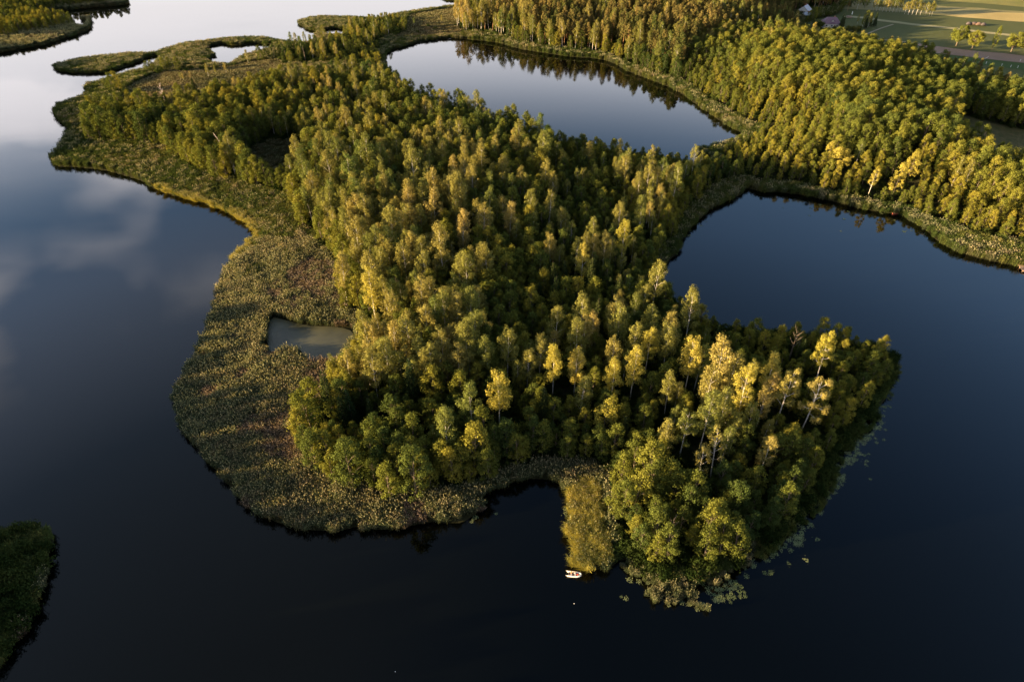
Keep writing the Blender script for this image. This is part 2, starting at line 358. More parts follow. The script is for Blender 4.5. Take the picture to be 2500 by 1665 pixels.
def ground_z(x, y, s=None):
    x = np.asarray(x, float); y = np.asarray(y, float)
    if s is None: s = land_sd(x, y)
    h = np.where(s > 0, np.minimum(0.12 + s * 0.05, FIELD_Z), np.maximum(s * 0.25, -2.5))
    hill = sum(hh * np.exp(-((x - a) ** 2 + (y - b) ** 2) / (r * r)) for a, b, r, hh in HG)
    k = np.clip((s - 8) / 30, 0, 1); km = np.clip(-sdf(P['meadow'], x, y) / 30, 0, 1)
    h = h + hill * k * km + 0.25 * (vnoise(x, y, 9, 3) - 0.5) * np.clip(s / 6, 0, 1) * km
    return h

# ------------------------------------------------------------------ ground, one sheet to the horizon
def axis(lo, hi, step, far_lo, far_hi):
    a = list(np.arange(lo, hi + step / 2, step)); st = step; x = lo; left = []
    while x > far_lo: st *= 1.25; x -= st; left.append(x)
    st = step; x = a[-1]; right = []
    while x < far_hi: st *= 1.25; x += st; right.append(x)
    return np.array(left[::-1] + a + right)
gx = axis(-380, 480, 1.7, -5000, 5000); gy = axis(25, 640, 1.7, -1500, 6000)
XX, YY = np.meshgrid(gx, gy); xx, yy = XX.ravel(), YY.ravel()
S = land_sd(xx, yy)
farmask = (yy > 760) & (xx > -200)
zz = ground_z(xx, yy, S)
nx, ny = len(gx), len(gy)
idx = np.arange(nx * ny).reshape(ny, nx)
gf = np.stack([idx[:-1, :-1], idx[:-1, 1:], idx[1:, 1:], idx[1:, :-1]], -1).reshape(-1, 4)
gme = np_mesh("ground", np.stack([xx, yy, zz], 1), [(4, gf)], smooth_=True)
# where meadow, where forest floor: stored per vertex
mead = np.clip(0.5 + sdf(P['meadow'], xx, yy) / 3.4, 0, 1)
at = gme.attributes.new("meadow", 'FLOAT', 'POINT'); at.data.foreach_set("value", mead.astype(np.float32))
cl = np.clip(0.5 + np.maximum(sdf(P['clear1'], xx, yy), sdf(P['clear2'], xx, yy)) / 3.0, 0, 1)
at = gme.attributes.new("clearing", 'FLOAT', 'POINT'); at.data.foreach_set("value", cl.astype(np.float32))
m, nt, p = mat("ground cover")
geo = nd(nt, "ShaderNodeNewGeometry")
n1 = noise(nt, 0.35, 5, 0.65, geo.outputs["Position"]); n2 = noise(nt, 0.04, 3, 0.5, geo.outputs["Position"])
floor_c = ramp(nt, n1, [(0.3, (0.012, 0.014, 0.006)), (0.7, (0.035, 0.034, 0.016))])
wv = nd(nt, "ShaderNodeTexWave"); wv.inputs["Scale"].default_value = 0.35; wv.inputs["Distortion"].default_value = 1.5; wv.bands_direction = 'Y'
nt.links.new(geo.outputs["Position"], wv.inputs["Vector"])
grass_c = mixrgb(nt, n2, (0.058, 0.080, 0.026), (0.100, 0.098, 0.036))
grass_c = mixrgb(nt, 0.25, grass_c, ramp(nt, wv.outputs["Fac"], [(0.2, (0.06, 0.075, 0.026)), (0.8, (0.10, 0.10, 0.036))]))
clear_c = ramp(nt, n1, [(0.3, (0.055, 0.060, 0.020)), (0.7, (0.110, 0.085, 0.035))])
a1 = nd(nt, "ShaderNodeAttribute", attribute_name="meadow"); a2 = nd(nt, "ShaderNodeAttribute", attribute_name="clearing")
c = mixrgb(nt, a1.outputs["Fac"], floor_c, grass_c); c = mixrgb(nt, a2.outputs["Fac"], c, clear_c)
nt.links.new(c, p.inputs["Base Color"]); p.inputs["Roughness"].default_value = 0.95; p.inputs["Specular IOR Level"].default_value = 0.05
bp = nd(nt, "ShaderNodeBump"); bp.inputs["Strength"].default_value = 0.6; bp.inputs["Distance"].default_value = 0.3
nt.links.new(noise(nt, 1.5, 4, 0.6, geo.outputs["Position"]), bp.inputs["Height"]); nt.links.new(bp.outputs[0], p.inputs["Normal"])
gme.materials.append(m)
tag(link("ground", gme), "dark forest floor and green meadow under the trees and fields", "ground", kind="structure")

# ------------------------------------------------------------------ water
m, nt, p = mat("lake water")
geo = nd(nt, "ShaderNodeNewGeometry")
p.inputs["Base Color"].default_value = (0.0007, 0.0010, 0.0009, 1); p.inputs["Roughness"].default_value = 0.035; p.inputs["IOR"].default_value = 1.333
bp = nd(nt, "ShaderNodeBump"); bp.inputs["Strength"].default_value = 0.035; bp.inputs["Distance"].default_value = 0.05
mp = nd(nt, "ShaderNodeMapping"); mp.inputs["Scale"].default_value = (1.0, 2.0, 1.0); mp.inputs["Rotation"].default_value = (0, 0, 0.4)
nt.links.new(geo.outputs["Position"], mp.inputs[0])
nt.links.new(noise(nt, 1.1, 3, 0.5, mp.outputs[0]), bp.inputs["Height"])
mp2 = nd(nt, "ShaderNodeMapping"); mp2.inputs["Scale"].default_value = (0.35, 1.0, 1.0); mp2.inputs["Rotation"].default_value = (0, 0, -0.3); nt.links.new(geo.outputs["Position"], mp2.inputs[0])
lane = nd(nt, "ShaderNodeMapRange"); lane.inputs["From Min"].default_value = .42; lane.inputs["From Max"].default_value = .68; lane.inputs["To Min"].default_value = .02; lane.inputs["To Max"].default_value = .10
nt.links.new(noise(nt, 0.03, 4, 0.6, mp2.outputs[0]), lane.inputs["Value"]); nt.links.new(lane.outputs[0], p.inputs["Roughness"]); nt.links.new(lane.outputs[0], bp.inputs["Strength"])
nt.links.new(bp.outputs[0], p.inputs["Normal"])
wm = np_mesh("water", [(-6000, -2500, 0), (6000, -2500, 0), (6000, 7000, 0), (-6000, 7000, 0)], [(4, [[0, 1, 2, 3]])], [m])
tag(link("water", wm), "calm dark lake water mirroring the evening sky", "water", kind="structure")
# shallow murky pond inside the reeds
m, nt, p = mat("murky pond water")
geo = nd(nt, "ShaderNodeNewGeometry")
nt.links.new(ramp(nt, noise(nt, 0.12, 4, 0.6, geo.outputs["Position"]), [(0.35, (0.040, 0.042, 0.024)), (0.65, (0.070, 0.070, 0.040))]), p.inputs["Base Color"])
p.inputs["Roughness"].default_value = 0.5; p.inputs["IOR"].default_value = 1.33
pp = P['pond']; bm = bmesh.new()
bm.faces.new([bm.verts.new((a, b, 1.5)) for a, b in pp]); bmesh.ops.triangulate(bm, faces=bm.faces[:])
me = bpy.data.meshes.new("pond"); bm.to_mesh(me); bm.free(); me.materials.append(m)
if me.polygons[0].normal.z < 0: me.flip_normals()
tag(link("pond", me), "shallow murky olive pond enclosed by the reed bed", "pond", kind="structure")

# ------------------------------------------------------------------ fields, laid as sheets a few mm above the meadow
def sheet(name, pts, z, material, label, cat="field", sm=0):
    q = GP(pts, z)
    if sm: q = smooth(q, sm)
    bm = bmesh.new(); bm.faces.new([bm.verts.new((a, b, z)) for a, b in q]); bmesh.ops.triangulate(bm, faces=bm.faces[:])
    me = bpy.data.meshes.new(name); bm.to_mesh(me); bm.free(); me.materials.append(material)
    if me.polygons[0].normal.z < 0: me.flip_normals()
    return tag(link(name, me), label, cat, kind="structure")
def ribbon(name, pts, w, z, material, label, cat="path"):
    q = GP(pts, z); v = []; n = len(q)
    for i in range(n):
        t = q[min(i + 1, n - 1)] - q[max(i - 1, 0)]; t = t / np.linalg.norm(t); s = np.array((-t[1], t[0])) * w / 2
        v += [(*(q[i] + s), z), (*(q[i] - s), z)]
    f = [[2 * i, 2 * i + 1, 2 * i + 3, 2 * i + 2] for i in range(n - 1)]
    me = np_mesh(name, v, [(4, f)], [material])
    if me.polygons[0].normal.z < 0: me.flip_normals()
    return tag(link(name, me), label, cat, kind="structure")
def field_mat(name, c1, c2, c3, rot=0.25, rows=1.2, rowmix=0.35):
    m, nt, p = mat(name); geo = nd(nt, "ShaderNodeNewGeometry")
    mp = nd(nt, "ShaderNodeMapping"); mp.inputs["Rotation"].default_value = (0, 0, rot); nt.links.new(geo.outputs["Position"], mp.inputs[0])
    base = ramp(nt, noise(nt, 0.05, 4, 0.6, geo.outputs["Position"]), [(0.3, c1), (0.7, c2)])
    wv = nd(nt, "ShaderNodeTexWave"); wv.bands_direction = 'Y'; wv.inputs["Scale"].default_value = rows; wv.inputs["Distortion"].default_value = 2.0
    wv.inputs["Detail"].default_value = 2; nt.links.new(mp.outputs[0], wv.inputs["Vector"])
    f = nd(nt, "ShaderNodeMath", operation='MULTIPLY'); nt.links.new(wv.outputs["Fac"], f.inputs[0]); f.inputs[1].default_value = rowmix
    c = mixrgb(nt, f.outputs[0], base, c3)
    c = mixrgb(nt, 0.5, c, mixrgb(nt, 1.0, c, ramp(nt, noise(nt, 2.5, 3, 0.7, geo.outputs["Position"]), [(0.3, (0.6,) * 3), (0.7, (1.4,) * 3)]), 'MULTIPLY'))
    nt.links.new(c, p.inputs["Base Color"]); p.inputs["Roughness"].default_value = 0.95; p.inputs["Specular IOR Level"].default_value = 0.05
    bp = nd(nt, "ShaderNodeBump"); bp.inputs["Strength"].default_value = 0.7; bp.inputs["Distance"].default_value = 0.25
    nt.links.new(noise(nt, 3.0, 3, 0.7, geo.outputs["Position"]), bp.inputs["Height"]); nt.links.new(bp.outputs[0], p.inputs["Normal"])
    return m
Mpale = field_mat("pale dry meadow", (0.17, 0.155, 0.07), (0.24, 0.21, 0.095), (0.12, 0.125, 0.05))
Msunlit = field_mat("sunlit dry meadow", (0.32, 0.25, 0.10), (0.45, 0.34, 0.14), (0.26, 0.21, 0.08))  # brighter colour for the sunlit part of the pale field
Mgreen = field_mat("mown green meadow", (0.050, 0.082, 0.024), (0.065, 0.098, 0.028), (0.04, 0.07, 0.02))
Mgold = field_mat("olive meadow", (0.16, 0.16, 0.05), (0.25, 0.21, 0.07), (0.12, 0.13, 0.04))
Mplough = field_mat("ploughed soil", (0.25, 0.17, 0.12), (0.33, 0.225, 0.16), (0.18, 0.12, 0.085), rot=-0.95, rows=0.8)
Mtrack = field_mat("trodden pale verge", (0.27, 0.24, 0.13), (0.36, 0.31, 0.18), (0.16, 0.17, 0.07), rowmix=0.6)
Mpath = field_mat("dusty footpath", (0.24, 0.20, 0.13), (0.32, 0.27, 0.18), (0.15, 0.14, 0.08))
FZ = FIELD_Z
sheet("pale_field", [(2044,-12),(2100,-5),(2200,7),(2251,11),(2315,17),(2391,20),(2442,25),(2520,30),(2700,44),(2700,70),(2520,54),(2490,54),(2440,50),(2400,47),(2340,43),(2308,39),(2277,36),(2200,30),(2126,25),(2050,22),(2040,8)], FZ + 0.06, Mpale, "pale dry hay field behind the row of birches")
sheet("sunlit_field", [(2306,37),(2360,33),(2430,31),(2520,33),(2760,50),(2760,74),(2520,55),(2460,52),(2400,46),(2380,45),(2340,42)], FZ + 0.066, Msunlit, "golden sunlit dry meadow strip, light put into its colour, in the upper right fields")
sheet("upper_meadow", [(2250,-20),(2700,-6),(2900,20),(2900,48),(2620,30),(2500,18),(2400,9),(2300,3),(2240,-4)], FZ + 0.063, Mgold, "olive meadow at the far top right corner")
ribbon("field_track", [(2062,42),(2080,41.5),(2110,44),(2148,50),(2190,55),(2227,60),(2280,65),(2336,71),(2408,80),(2500,90),(2700,116)], 5.0, FZ + 0.072, Mtrack, "pale grassy farm track crossing the green meadow", "track")
ribbon("footpath", [(2103,87),(2120,82),(2150,70),(2181,60)], 1.3, FZ + 0.078, Mpath, "thin pale footpath across the green meadow", "path")
ribbon("footpath", [(1985,72),(2010,77),(2047,83),(2101,90),(2160,98),(2228,105),(2275,110)], 1.4, FZ + 0.084, Mpath, "thin pale path along the edge of the wood to the ploughed strip", "path")
sheet("ploughed_field", [(2236,108),(2277,112),(2328,119),(2391,126),(2455,131),(2500,137),(2800,175),(2800,200),(2500,154),(2455,149.5),(2391,142),(2328,135),(2282,130),(2262,122)], FZ + 0.069, Mplough, "mauve brown ploughed strip between two green meadows")
sheet("mown_meadow", [(2282,132),(2328,137),(2391,144),(2455,151.5),(2500,156),(2800,202),(2800,225),(2500,172),(2440,164),(2380,156),(2320,150)], FZ + 0.075, Mgreen, "short mown green strip below the ploughed field")

# ------------------------------------------------------------------ tree shapes
def rng_for(seed): return np.random.default_rng(seed)
def leaves(rng, cen, rad, counts, size, stretch=1.0, shell=0.55, up=0.3, jit=.14):
    """little rhombic leaves through and mostly near the surface of each clump"""
    cen = np.repeat(cen, counts, 0); rad = np.repeat(rad, counts, 0); n = len(cen)
    d = rng.normal(size=(n, 3)); d /= np.linalg.norm(d, axis=1)[:, None]
    r = shell + (1 - shell) * rng.random(n) ** 0.6; r = np.where(rng.random(n) < 0.12, rng.random(n) * shell, r)
    r = r + np.where(rng.random(n) < .16, rng.random(n) * .45, 0)
    pos = cen + d * rad * r[:, None] + rng.normal(size=(n, 3)) * jit
    nrm = d * 1.0 + rng.normal(size=(n, 3)) * 0.33 + np.array([0, 0, up]); nrm /= np.linalg.norm(nrm, axis=1)[:, None]
    t = np.cross(nrm, rng.normal(size=(n, 3))); t /= np.linalg.norm(t, axis=1)[:, None]; b = np.cross(nrm, t)
    s = size * (0.6 + 0.8 * rng.random(n))[:, None]
    v = np.stack([pos - t * s * stretch, pos + b * s * 0.55, pos + t * s * stretch, pos - b * s * 0.55], 1).reshape(-1, 3)
    f = np.arange(4 * n).reshape(n, 4)
    return v, f
def bend(rng, h, amt):
    a = rng.random() * 6.28; k = amt * rng.random() * h
    return lambda t: np.array([math.cos(a) * k * t * t, math.sin(a) * k * t * t, h * t])
def tree_form(kind, seed):
    """returns (trunk MB, leaf verts, leaf faces, height)"""
    rng = rng_for(seed); tr = MB(); cen = []; rad = []; cnt = []
    if kind == 'birch':
        h = 19 + 3 * rng.random(); ax = bend(rng, h, 0.05); base = 0.34 + 0.12 * rng.random(); rmax = 2.7 + 0.8 * rng.random()
        n = 34; tops = 1 + (rng.random() < .45)
        tr.tube([ax(t) for t in (0, .2, .4, .6, .8, .97)], [.19, .16, .13, .08, .04, .015], 6)
        for i in range(n):
            t = base + (0.97 - base) * ((i + rng.random()) / n) ** 0.9; k = (t - base) / (1 - base)
            R_ = rmax * math.sin(math.pi * min(1, k * 0.74 + 0.20)) ** 0.8 * (1.05 - 0.25 * k) * .85
            a = i * 2.4 + rng.normal() * 0.5; q = 0.62 + 0.5 * rng.random()
            st = ax(max(0.1, t - 0.10 - 0.03 * rng.random())); en = ax(t) + np.array([math.cos(a) * R_ * q, math.sin(a) * R_ * q, 0.5 * rng.normal()])
            if i % 2 == 0: tr.tube([st, st * 0.45 + en * 0.55 + np.array([0, 0, .3]), en], [.04, .03, .01], 4, cap=False)
            s = (0.55 + 0.65 * rng.random() ** 1.4) * (1.12 - 0.30 * k)
            cen.append(en); rad.append([s, s, s * 1.25]); cnt.append(int(92 * s * s) + 20)
            if rng.random() < .75:
                cen.append(st * 0.35 + en * 0.65 + np.array([0, 0, -.2])); rad.append([s * .95, s * .95, s * 1.25]); cnt.append(int(60 * s * s) + 12)
        cen.append(ax(0.96)); rad.append([.55, .55, .9]); cnt.append(60)
        v, f = leaves(rng, np.array(cen), np.array(rad), cnt, 0.18, 1.0)
    elif kind in ('alder', 'plant'):
        h = (11 + 3.5 * rng.random()) if kind == 'alder' else 12.5 + 1.5 * rng.random()
        ax = bend(rng, h, 0.06); rmax = (2.2 + 0.8 * rng.random()) if kind == 'alder' else 2.7
        n = 46 if kind == 'alder' else 36
        tr.tube([ax(t) for t in (0, .3, .6, .9)], [.20, .16, .09, .03], 6)
        for i in range(n):
            k = (i + rng.random()) / n; t = 0.16 + 0.80 * k
            R_ = rmax * (1 - max(0, k - 0.45) ** 1.6 * 1.9) * (0.75 + 0.25 * min(1, k * 5)); a = i * 2.4 + rng.normal() * .6
            q = 0.6 + 0.45 * rng.random()
            st = ax(max(0.08, t - 0.16)); en = ax(t) + np.array([math.cos(a) * R_ * q, math.sin(a) * R_ * q, 0.4 * rng.random()])
            if i % 2 == 0: tr.tube([st, st * 0.5 + en * 0.5 + np.array([0, 0, .3]), en], [.06, .045, .015], 4, cap=False)
            s = (0.40 + 0.62 * rng.random() ** 1.5) if kind == 'alder' else 0.6 + .5 * rng.random()
            cen.append(en + rng.normal(size=3) * .15); rad.append([s * 1.05, s * 1.05, s * 0.9]); cnt.append(int(115 * s * s) + 22)
        cen.append(ax(0.97)); rad.append([.7, .7, .8]); cnt.append(60)
        v, f = leaves(rng, np.array(cen), np.array(rad), cnt, 0.19, 0.95, jit=.20)
    elif kind == 'oak':
        h = 12.0; ax = bend(rng, h, 0.04); n = 60
        tr.tube([ax(t) for t in (0, .2, .45, .8)], [.42, .34, .22, .08], 8)
        for i in range(n):
            z = 0.30 + 0.62 * rng.random(); k = (z - .3) / .62; a = rng.random() * 6.28
            R_ = 5.0 * math.sqrt(max(0.05, 1 - (2 * k - 0.85) ** 2 / 1.4)) * (0.45 + 0.5 * rng.random())
            en = ax(z) + np.array([math.cos(a) * R_, math.sin(a) * R_, 0]); st = ax(max(0.15, z - .25))
            if i % 2 == 0: tr.tube([st, st * 0.5 + en * 0.5 + np.array([0, 0, .4]), en], [.12, .08, .02], 4, cap=False)
            s = 0.8 + 0.55 * rng.random(); cen.append(en); rad.append([s * 1.1, s * 1.1, s * .85]); cnt.append(int(85 * s * s) + 10)
        v, f = leaves(rng, np.array(cen), np.array(rad), cnt, 0.24, 0.9)
    elif kind == 'pine':
        h = 17 + 3 * rng.random(); ax = bend(rng, h, 0.04); n = 26; rmax = 2.2 + .5 * rng.random()
        tr.tube([ax(t) for t in (0, .3, .6, .95)], [.20, .16, .10, .03], 6)
        for i in range(n):
            k = (i + rng.random()) / n; t = 0.48 + 0.50 * k; R_ = rmax * (1.05 - 0.85 * k) * (0.7 + 0.5 * rng.random()); a = i * 2.4 + rng.normal() * .4
            en = ax(t) + np.array([math.cos(a) * R_, math.sin(a) * R_, 0.3]); st = ax(t - 0.02)
            tr.tube([st, en], [.05, .015], 4, cap=False)
            s = 0.55 + 0.35 * rng.random(); cen.append(en); rad.append([s * 1.15, s * 1.15, s * .7]); cnt.append(int(110 * s * s) + 20)
            if R_ > 1.3: cen.append(st * .45 + en * .55); rad.append([s * .9, s * .9, s * .55]); cnt.append(int(70 * s * s) + 10)
        cen.append(ax(0.985)); rad.append([.4, .4, .9]); cnt.append(50)
        v, f = leaves(rng, np.array(cen), np.array(rad), cnt, 0.21, 1.1, shell=.35)
    elif kind == 'spruce':
        h = 15 + 4 * rng.random(); ax = bend(rng, h, 0.01); rmax = 2.1 + .5 * rng.random()
        tr.tube([ax(t) for t in (0, .4, .99)], [.2, .13, .02], 6)
        lev = 24
        for i in range(lev):
            k = i / lev; z = 0.10 + 0.88 * k; R_ = rmax * (1 - k) ** 0.85 + 0.15; nb = max(4, int(9 * (1 - k) + 3))
            for j in range(nb):
                a = j * 6.283 / nb + i * 0.7 + rng.normal() * .12; Lb = R_ * (0.8 + .35 * rng.random())
                for u in (0.45, 0.8, 1.0):
                    if u < 1 and Lb < 0.6: continue
                    cen.append(ax(z) + np.array([math.cos(a) * Lb * u, math.sin(a) * Lb * u, -0.32 * Lb * u])); s = .20 + .10 * (1.2 - u); rad.append([s * 1.6, s * 1.6, s * .8]); cnt.append(7)
        v, f = leaves(rng, np.array(cen), np.array(rad), cnt, 0.20, 1.2, shell=.2)
    elif kind == 'bush':
        h = 4.0; ax = bend(rng, h, 0.1); n = 16
        for i in range(5):
            a = i * 1.26; tr.tube([(0, 0, 0), (math.cos(a) * .6, math.sin(a) * .6, 1.4), (math.cos(a) * 1.2, math.sin(a) * 1.2, 2.7)], [.06, .05, .02], 4, cap=False)
        for i in range(n):
            a = rng.random() * 6.28; q = rng.random() ** .5 * 1.7; z = 0.8 + (2.6 - q * .8) * rng.random(); s = .65 + .4 * rng.random()
            cen.append([math.cos(a) * q, math.sin(a) * q, z]); rad.append([s, s, s]); cnt.append(int(70 * s * s) + 10)
        v, f = leaves(rng, np.array(cen), np.array(rad), cnt, 0.20, 1.0)
    return tr, v, f
KINDS = {'birch': ('birch_leaf', 'birch_bark', 7), 'alder': ('alder_leaf', 'dark_bark', 7), 'plant': ('plant_leaf', 'dark_bark', 5), 'pine': ('pine_leaf', 'pine_bark', 5),
         'spruce': ('spruce_leaf', 'dark_bark', 3), 'bush': ('bush_leaf', 'dark_bark', 4), 'oak': ('plant_leaf', 'dark_bark', 3)}
FORMS = {}
PROTO = bpy.data.collections.new("tree_forms")       # not linked to the scene: only the woods instance it
PKEYS = []
for kind, (lm, bk, n) in KINDS.items():
    FORMS[kind] = []
    for i in range(n):
        tr, v, f = tree_form(kind, 100 * len(FORMS) + i)
        cm = np_mesh("crown", v, [(4, f)], [M[lm]])
        tm = tr.mesh("trunk", [M[bk]], True)
        FORMS[kind].append((tm, cm))
        # one joined form for the woods
        tv = np.array([tuple(q) for q in tr.v]); nv = len(tv)
        quads = [q for q in tr.f if len(q) == 4]
        jm = np_mesh("form", np.concatenate([tv, v]), [(4, np.concatenate([np.array(quads), f + nv]))], [M[bk], M[lm]], np.concatenate([np.zeros(len(quads)), np.ones(len(f))]))
        key = "%s_%02d" % (kind, i); o = bpy.data.objects.new(key, jm); PROTO.objects.link(o); PKEYS.append(key)
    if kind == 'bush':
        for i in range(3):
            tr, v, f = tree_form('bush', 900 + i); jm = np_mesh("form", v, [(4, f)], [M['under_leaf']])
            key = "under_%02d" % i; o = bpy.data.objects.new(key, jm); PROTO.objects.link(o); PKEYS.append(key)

# reeds
def reed_mat(name, stops, transl=0.25):
    return leaf_mat(name, stops, transl, 0.03, 0.4)
M['reed'] = reed_mat("green reed leaves", [(0.1, (0.060, 0.080, 0.040)), (0.5, (0.082, 0.097, 0.049)), (0.9, (0.118, 0.112, 0.062))])
M['reed_tip'] = reed_mat("buff reed plumes", [(0.1, (0.19, 0.19, 0.11)), (0.5, (0.27, 0.26, 0.15)), (0.9, (0.30, 0.24, 0.16))])
M['reed_green'] = reed_mat("fresh green reeds", [(0.1, (0.044, 0.068, 0.020)), (0.5, (0.070, 0.092, 0.027)), (0.9, (0.120, 0.120, 0.038))])
M['reed_gold'] = reed_mat("golden swept reeds", [(0.1, (0.30, 0.275, 0.06)), (0.9, (0.44, 0.385, 0.09))])
M['reed_brown'] = reed_mat("mauve brown reeds", [(0.1, (0.100, 0.080, 0.052)), (0.9, (0.145, 0.105, 0.074))])
M['plume_mauve'] = reed_mat("mauve plumes", [(0.1, (0.24, 0.19, 0.15)), (0.9, (0.30, 0.23, 0.18))])
M['sedge'] = reed_mat("low sedge", [(0.1, (0.060, 0.066, 0.024)), (0.5, (0.100, 0.085, 0.038)), (0.9, (0.150, 0.115, 0.055))])
def reed_patch(key, seed, n, size, hgt, lean, mats, tipp, width=0.06):
    rng = rng_for(seed); V = []; F3 = []; F4 = []; mi3 = []; mi4 = []
    for i in range(n):
        x, y = (rng.random(2) - .5) * size; h = hgt * (0.7 + .4 * rng.random()); a = rng.normal(size=2) * .12 + np.array(lean)
        top = np.array([x + a[0] * h, y + a[1] * h, h * (1 - 0.25 * float(np.hypot(*lean)))]); q = rng.random() * 3.14; w = np.array([math.cos(q), math.sin(q), 0]) * width * .5
        b = len(V); bs = np.array([x, y, 0.0])
        V += [bs - w * .5, bs + w * .5, top + w * .5, top - w * .5]; F4.append([b, b + 1, b + 2, b + 3]); mi4.append(0)
        for j in range(4):
            t = 0.35 + 0.6 * rng.random(); s = bs * (1 - t) + top * t; q2 = rng.random() * 6.28; L = .35 + .35 * rng.random()
            d = np.array([math.cos(q2) + lean[0] * 2.5, math.sin(q2) + lean[1] * 2.5, .55]) * L; w2 = np.array([-math.sin(q2), math.cos(q2), 0.2]) * width
            b = len(V); V += [s - w2, s + w2, s + d]; F3.append([b, b + 1, b + 2]); mi3.append(0)
        if rng.random() < tipp:
            b = len(V); w3 = np.array([math.cos(q), math.sin(q), 0]) * .10; d = np.array([a[0] + .08, a[1], 1]) * .38
            V += [top, top + w3 + d * .35, top + d, top - w3 + d * .35]; F4.append([b, b + 1, b + 2, b + 3]); mi4.append(1)
    me = np_mesh("form", V, [(4, F4), (3, F3)], mats, mi4 + mi3)
    o = bpy.data.objects.new(key, me); PROTO.objects.link(o); PKEYS.append(key)
for i in range(4): reed_patch("reed_%02d" % i, 40 + i, 60, 1.9, 2.3, (0.03, 0), [M['reed'], M['reed_tip']], .42)
for i in range(3): reed_patch("reedbrown_%02d" % i, 55 + i, 60, 1.9, 2.1, (0.03, 0), [M['reed_brown'], M['plume_mauve']], .6)
for i in range(3): reed_patch("reedgreen_%02d" % i, 50 + i, 60, 1.9, 2.2, (0.03, 0), [M['reed_green'], M['reed_green']], .3)
for i in range(3): reed_patch("reedgold_%02d" % i, 60 + i, 70, 1.6, 2.4, (-0.42, -0.22), [M['reed_gold'], M['reed_tip']], .2)
for i in range(3): reed_patch("sedge_%02d" % i, 70 + i, 70, 2.3, 0.75, (0, 0), [M['sedge'], M['reed_tip']], .12, .08)
# lily pads and floating-leaf clusters
M['lily'] = leaf_mat("lily pads", [(0.1, (0.10, 0.13, 0.055)), (0.9, (0.19, 0.21, 0.10))], 0.0, 0.05, .3)
def lily_patch(key, seed, n, size):
    rng = rng_for(seed); V = []; F = []
    for i in range(n):
        x, y = rng.normal(size=2) * size * .3; r = .14 + .12 * rng.random(); b = len(V); a0 = rng.random() * 6.28; tl = rng.normal(size=2) * .08
        for k in range(7):
            a = a0 + k * 5.9 / 6; V.append([x + math.cos(a) * r, y + math.sin(a) * r, .02 + tl[0] * math.cos(a) * r + tl[1] * math.sin(a) * r + .015 * rng.random()])
        F.append([b + k for k in range(7)])
    me = np_mesh("form", V, [(7, F)], [M['lily']]); o = bpy.data.objects.new(key, me); PROTO.objects.link(o); PKEYS.append(key)
for i in range(3): lily_patch("lily_%02d" % i, 80 + i, 34, 2.4)
PKEYS_SORTED = sorted(PKEYS)
PIDX = {k: i for i, k in enumerate(PKEYS_SORTED)}

# geometry-node scatter used only by objects of kind stuff
ng = bpy.data.node_groups.new("scatter", 'GeometryNodeTree')
ng.interface.new_socket("Geometry", in_out='INPUT', socket_type='NodeSocketGeometry')
ng.interface.new_socket("Geometry", in_out='OUTPUT', socket_type='NodeSocketGeometry')
gi = ng.nodes.new("NodeGroupInput"); go = ng.nodes.new("NodeGroupOutput")
iop = ng.nodes.new("GeometryNodeInstanceOnPoints"); ci = ng.nodes.new("GeometryNodeCollectionInfo")
ci.inputs["Collection"].default_value = PROTO; ci.inputs["Separate Children"].default_value = True; ci.inputs["Reset Children"].default_value = True
def named(nm, t):
    n = ng.nodes.new("GeometryNodeInputNamedAttribute"); n.data_type = t; n.inputs["Name"].default_value = nm; return n.outputs["Attribute"]
e2r = ng.nodes.new("FunctionNodeEulerToRotation")
ng.links.new(gi.outputs[0], iop.inputs["Points"]); ng.links.new(ci.outputs[0], iop.inputs["Instance"])
iop.inputs["Pick Instance"].default_value = True
ng.links.new(named("form", 'INT'), iop.inputs["Instance Index"])
ng.links.new(named("rot", 'FLOAT_VECTOR'), e2r.inputs[0]); ng.links.new(e2r.outputs[0], iop.inputs["Rotation"])
ng.links.new(named("size", 'FLOAT_VECTOR'), iop.inputs["Scale"])
ng.links.new(iop.outputs[0], go.inputs[0])
def scatter(name, pts, form, rz, size, label, cat, tilt=None):
    n = len(pts)
    if n == 0: return None
    me = bpy.data.meshes.new(name); me.vertices.add(n); me.vertices.foreach_set("co", np.asarray(pts, np.float32).ravel())
    a = me.attributes.new("form", 'INT', 'POINT'); a.data.foreach_set("value", np.asarray(form, np.int32))
    rot = np.zeros((n, 3), np.float32); rot[:, 2] = rz
    if tilt is not None: rot[:, 0:2] = tilt
    a = me.attributes.new("rot", 'FLOAT_VECTOR', 'POINT'); a.data.foreach_set("vector", rot.ravel())
    s = np.asarray(size, np.float32); s = np.repeat(s[:, None], 3, 1) if s.ndim == 1 else s
    a = me.attributes.new("size", 'FLOAT_VECTOR', 'POINT'); a.data.foreach_set("vector", s.astype(np.float32).ravel())
    o = link(name, me); md = o.modifiers.new("scatter", 'NODES'); md.node_group = ng
    return tag(o, label, cat, kind="stuff")

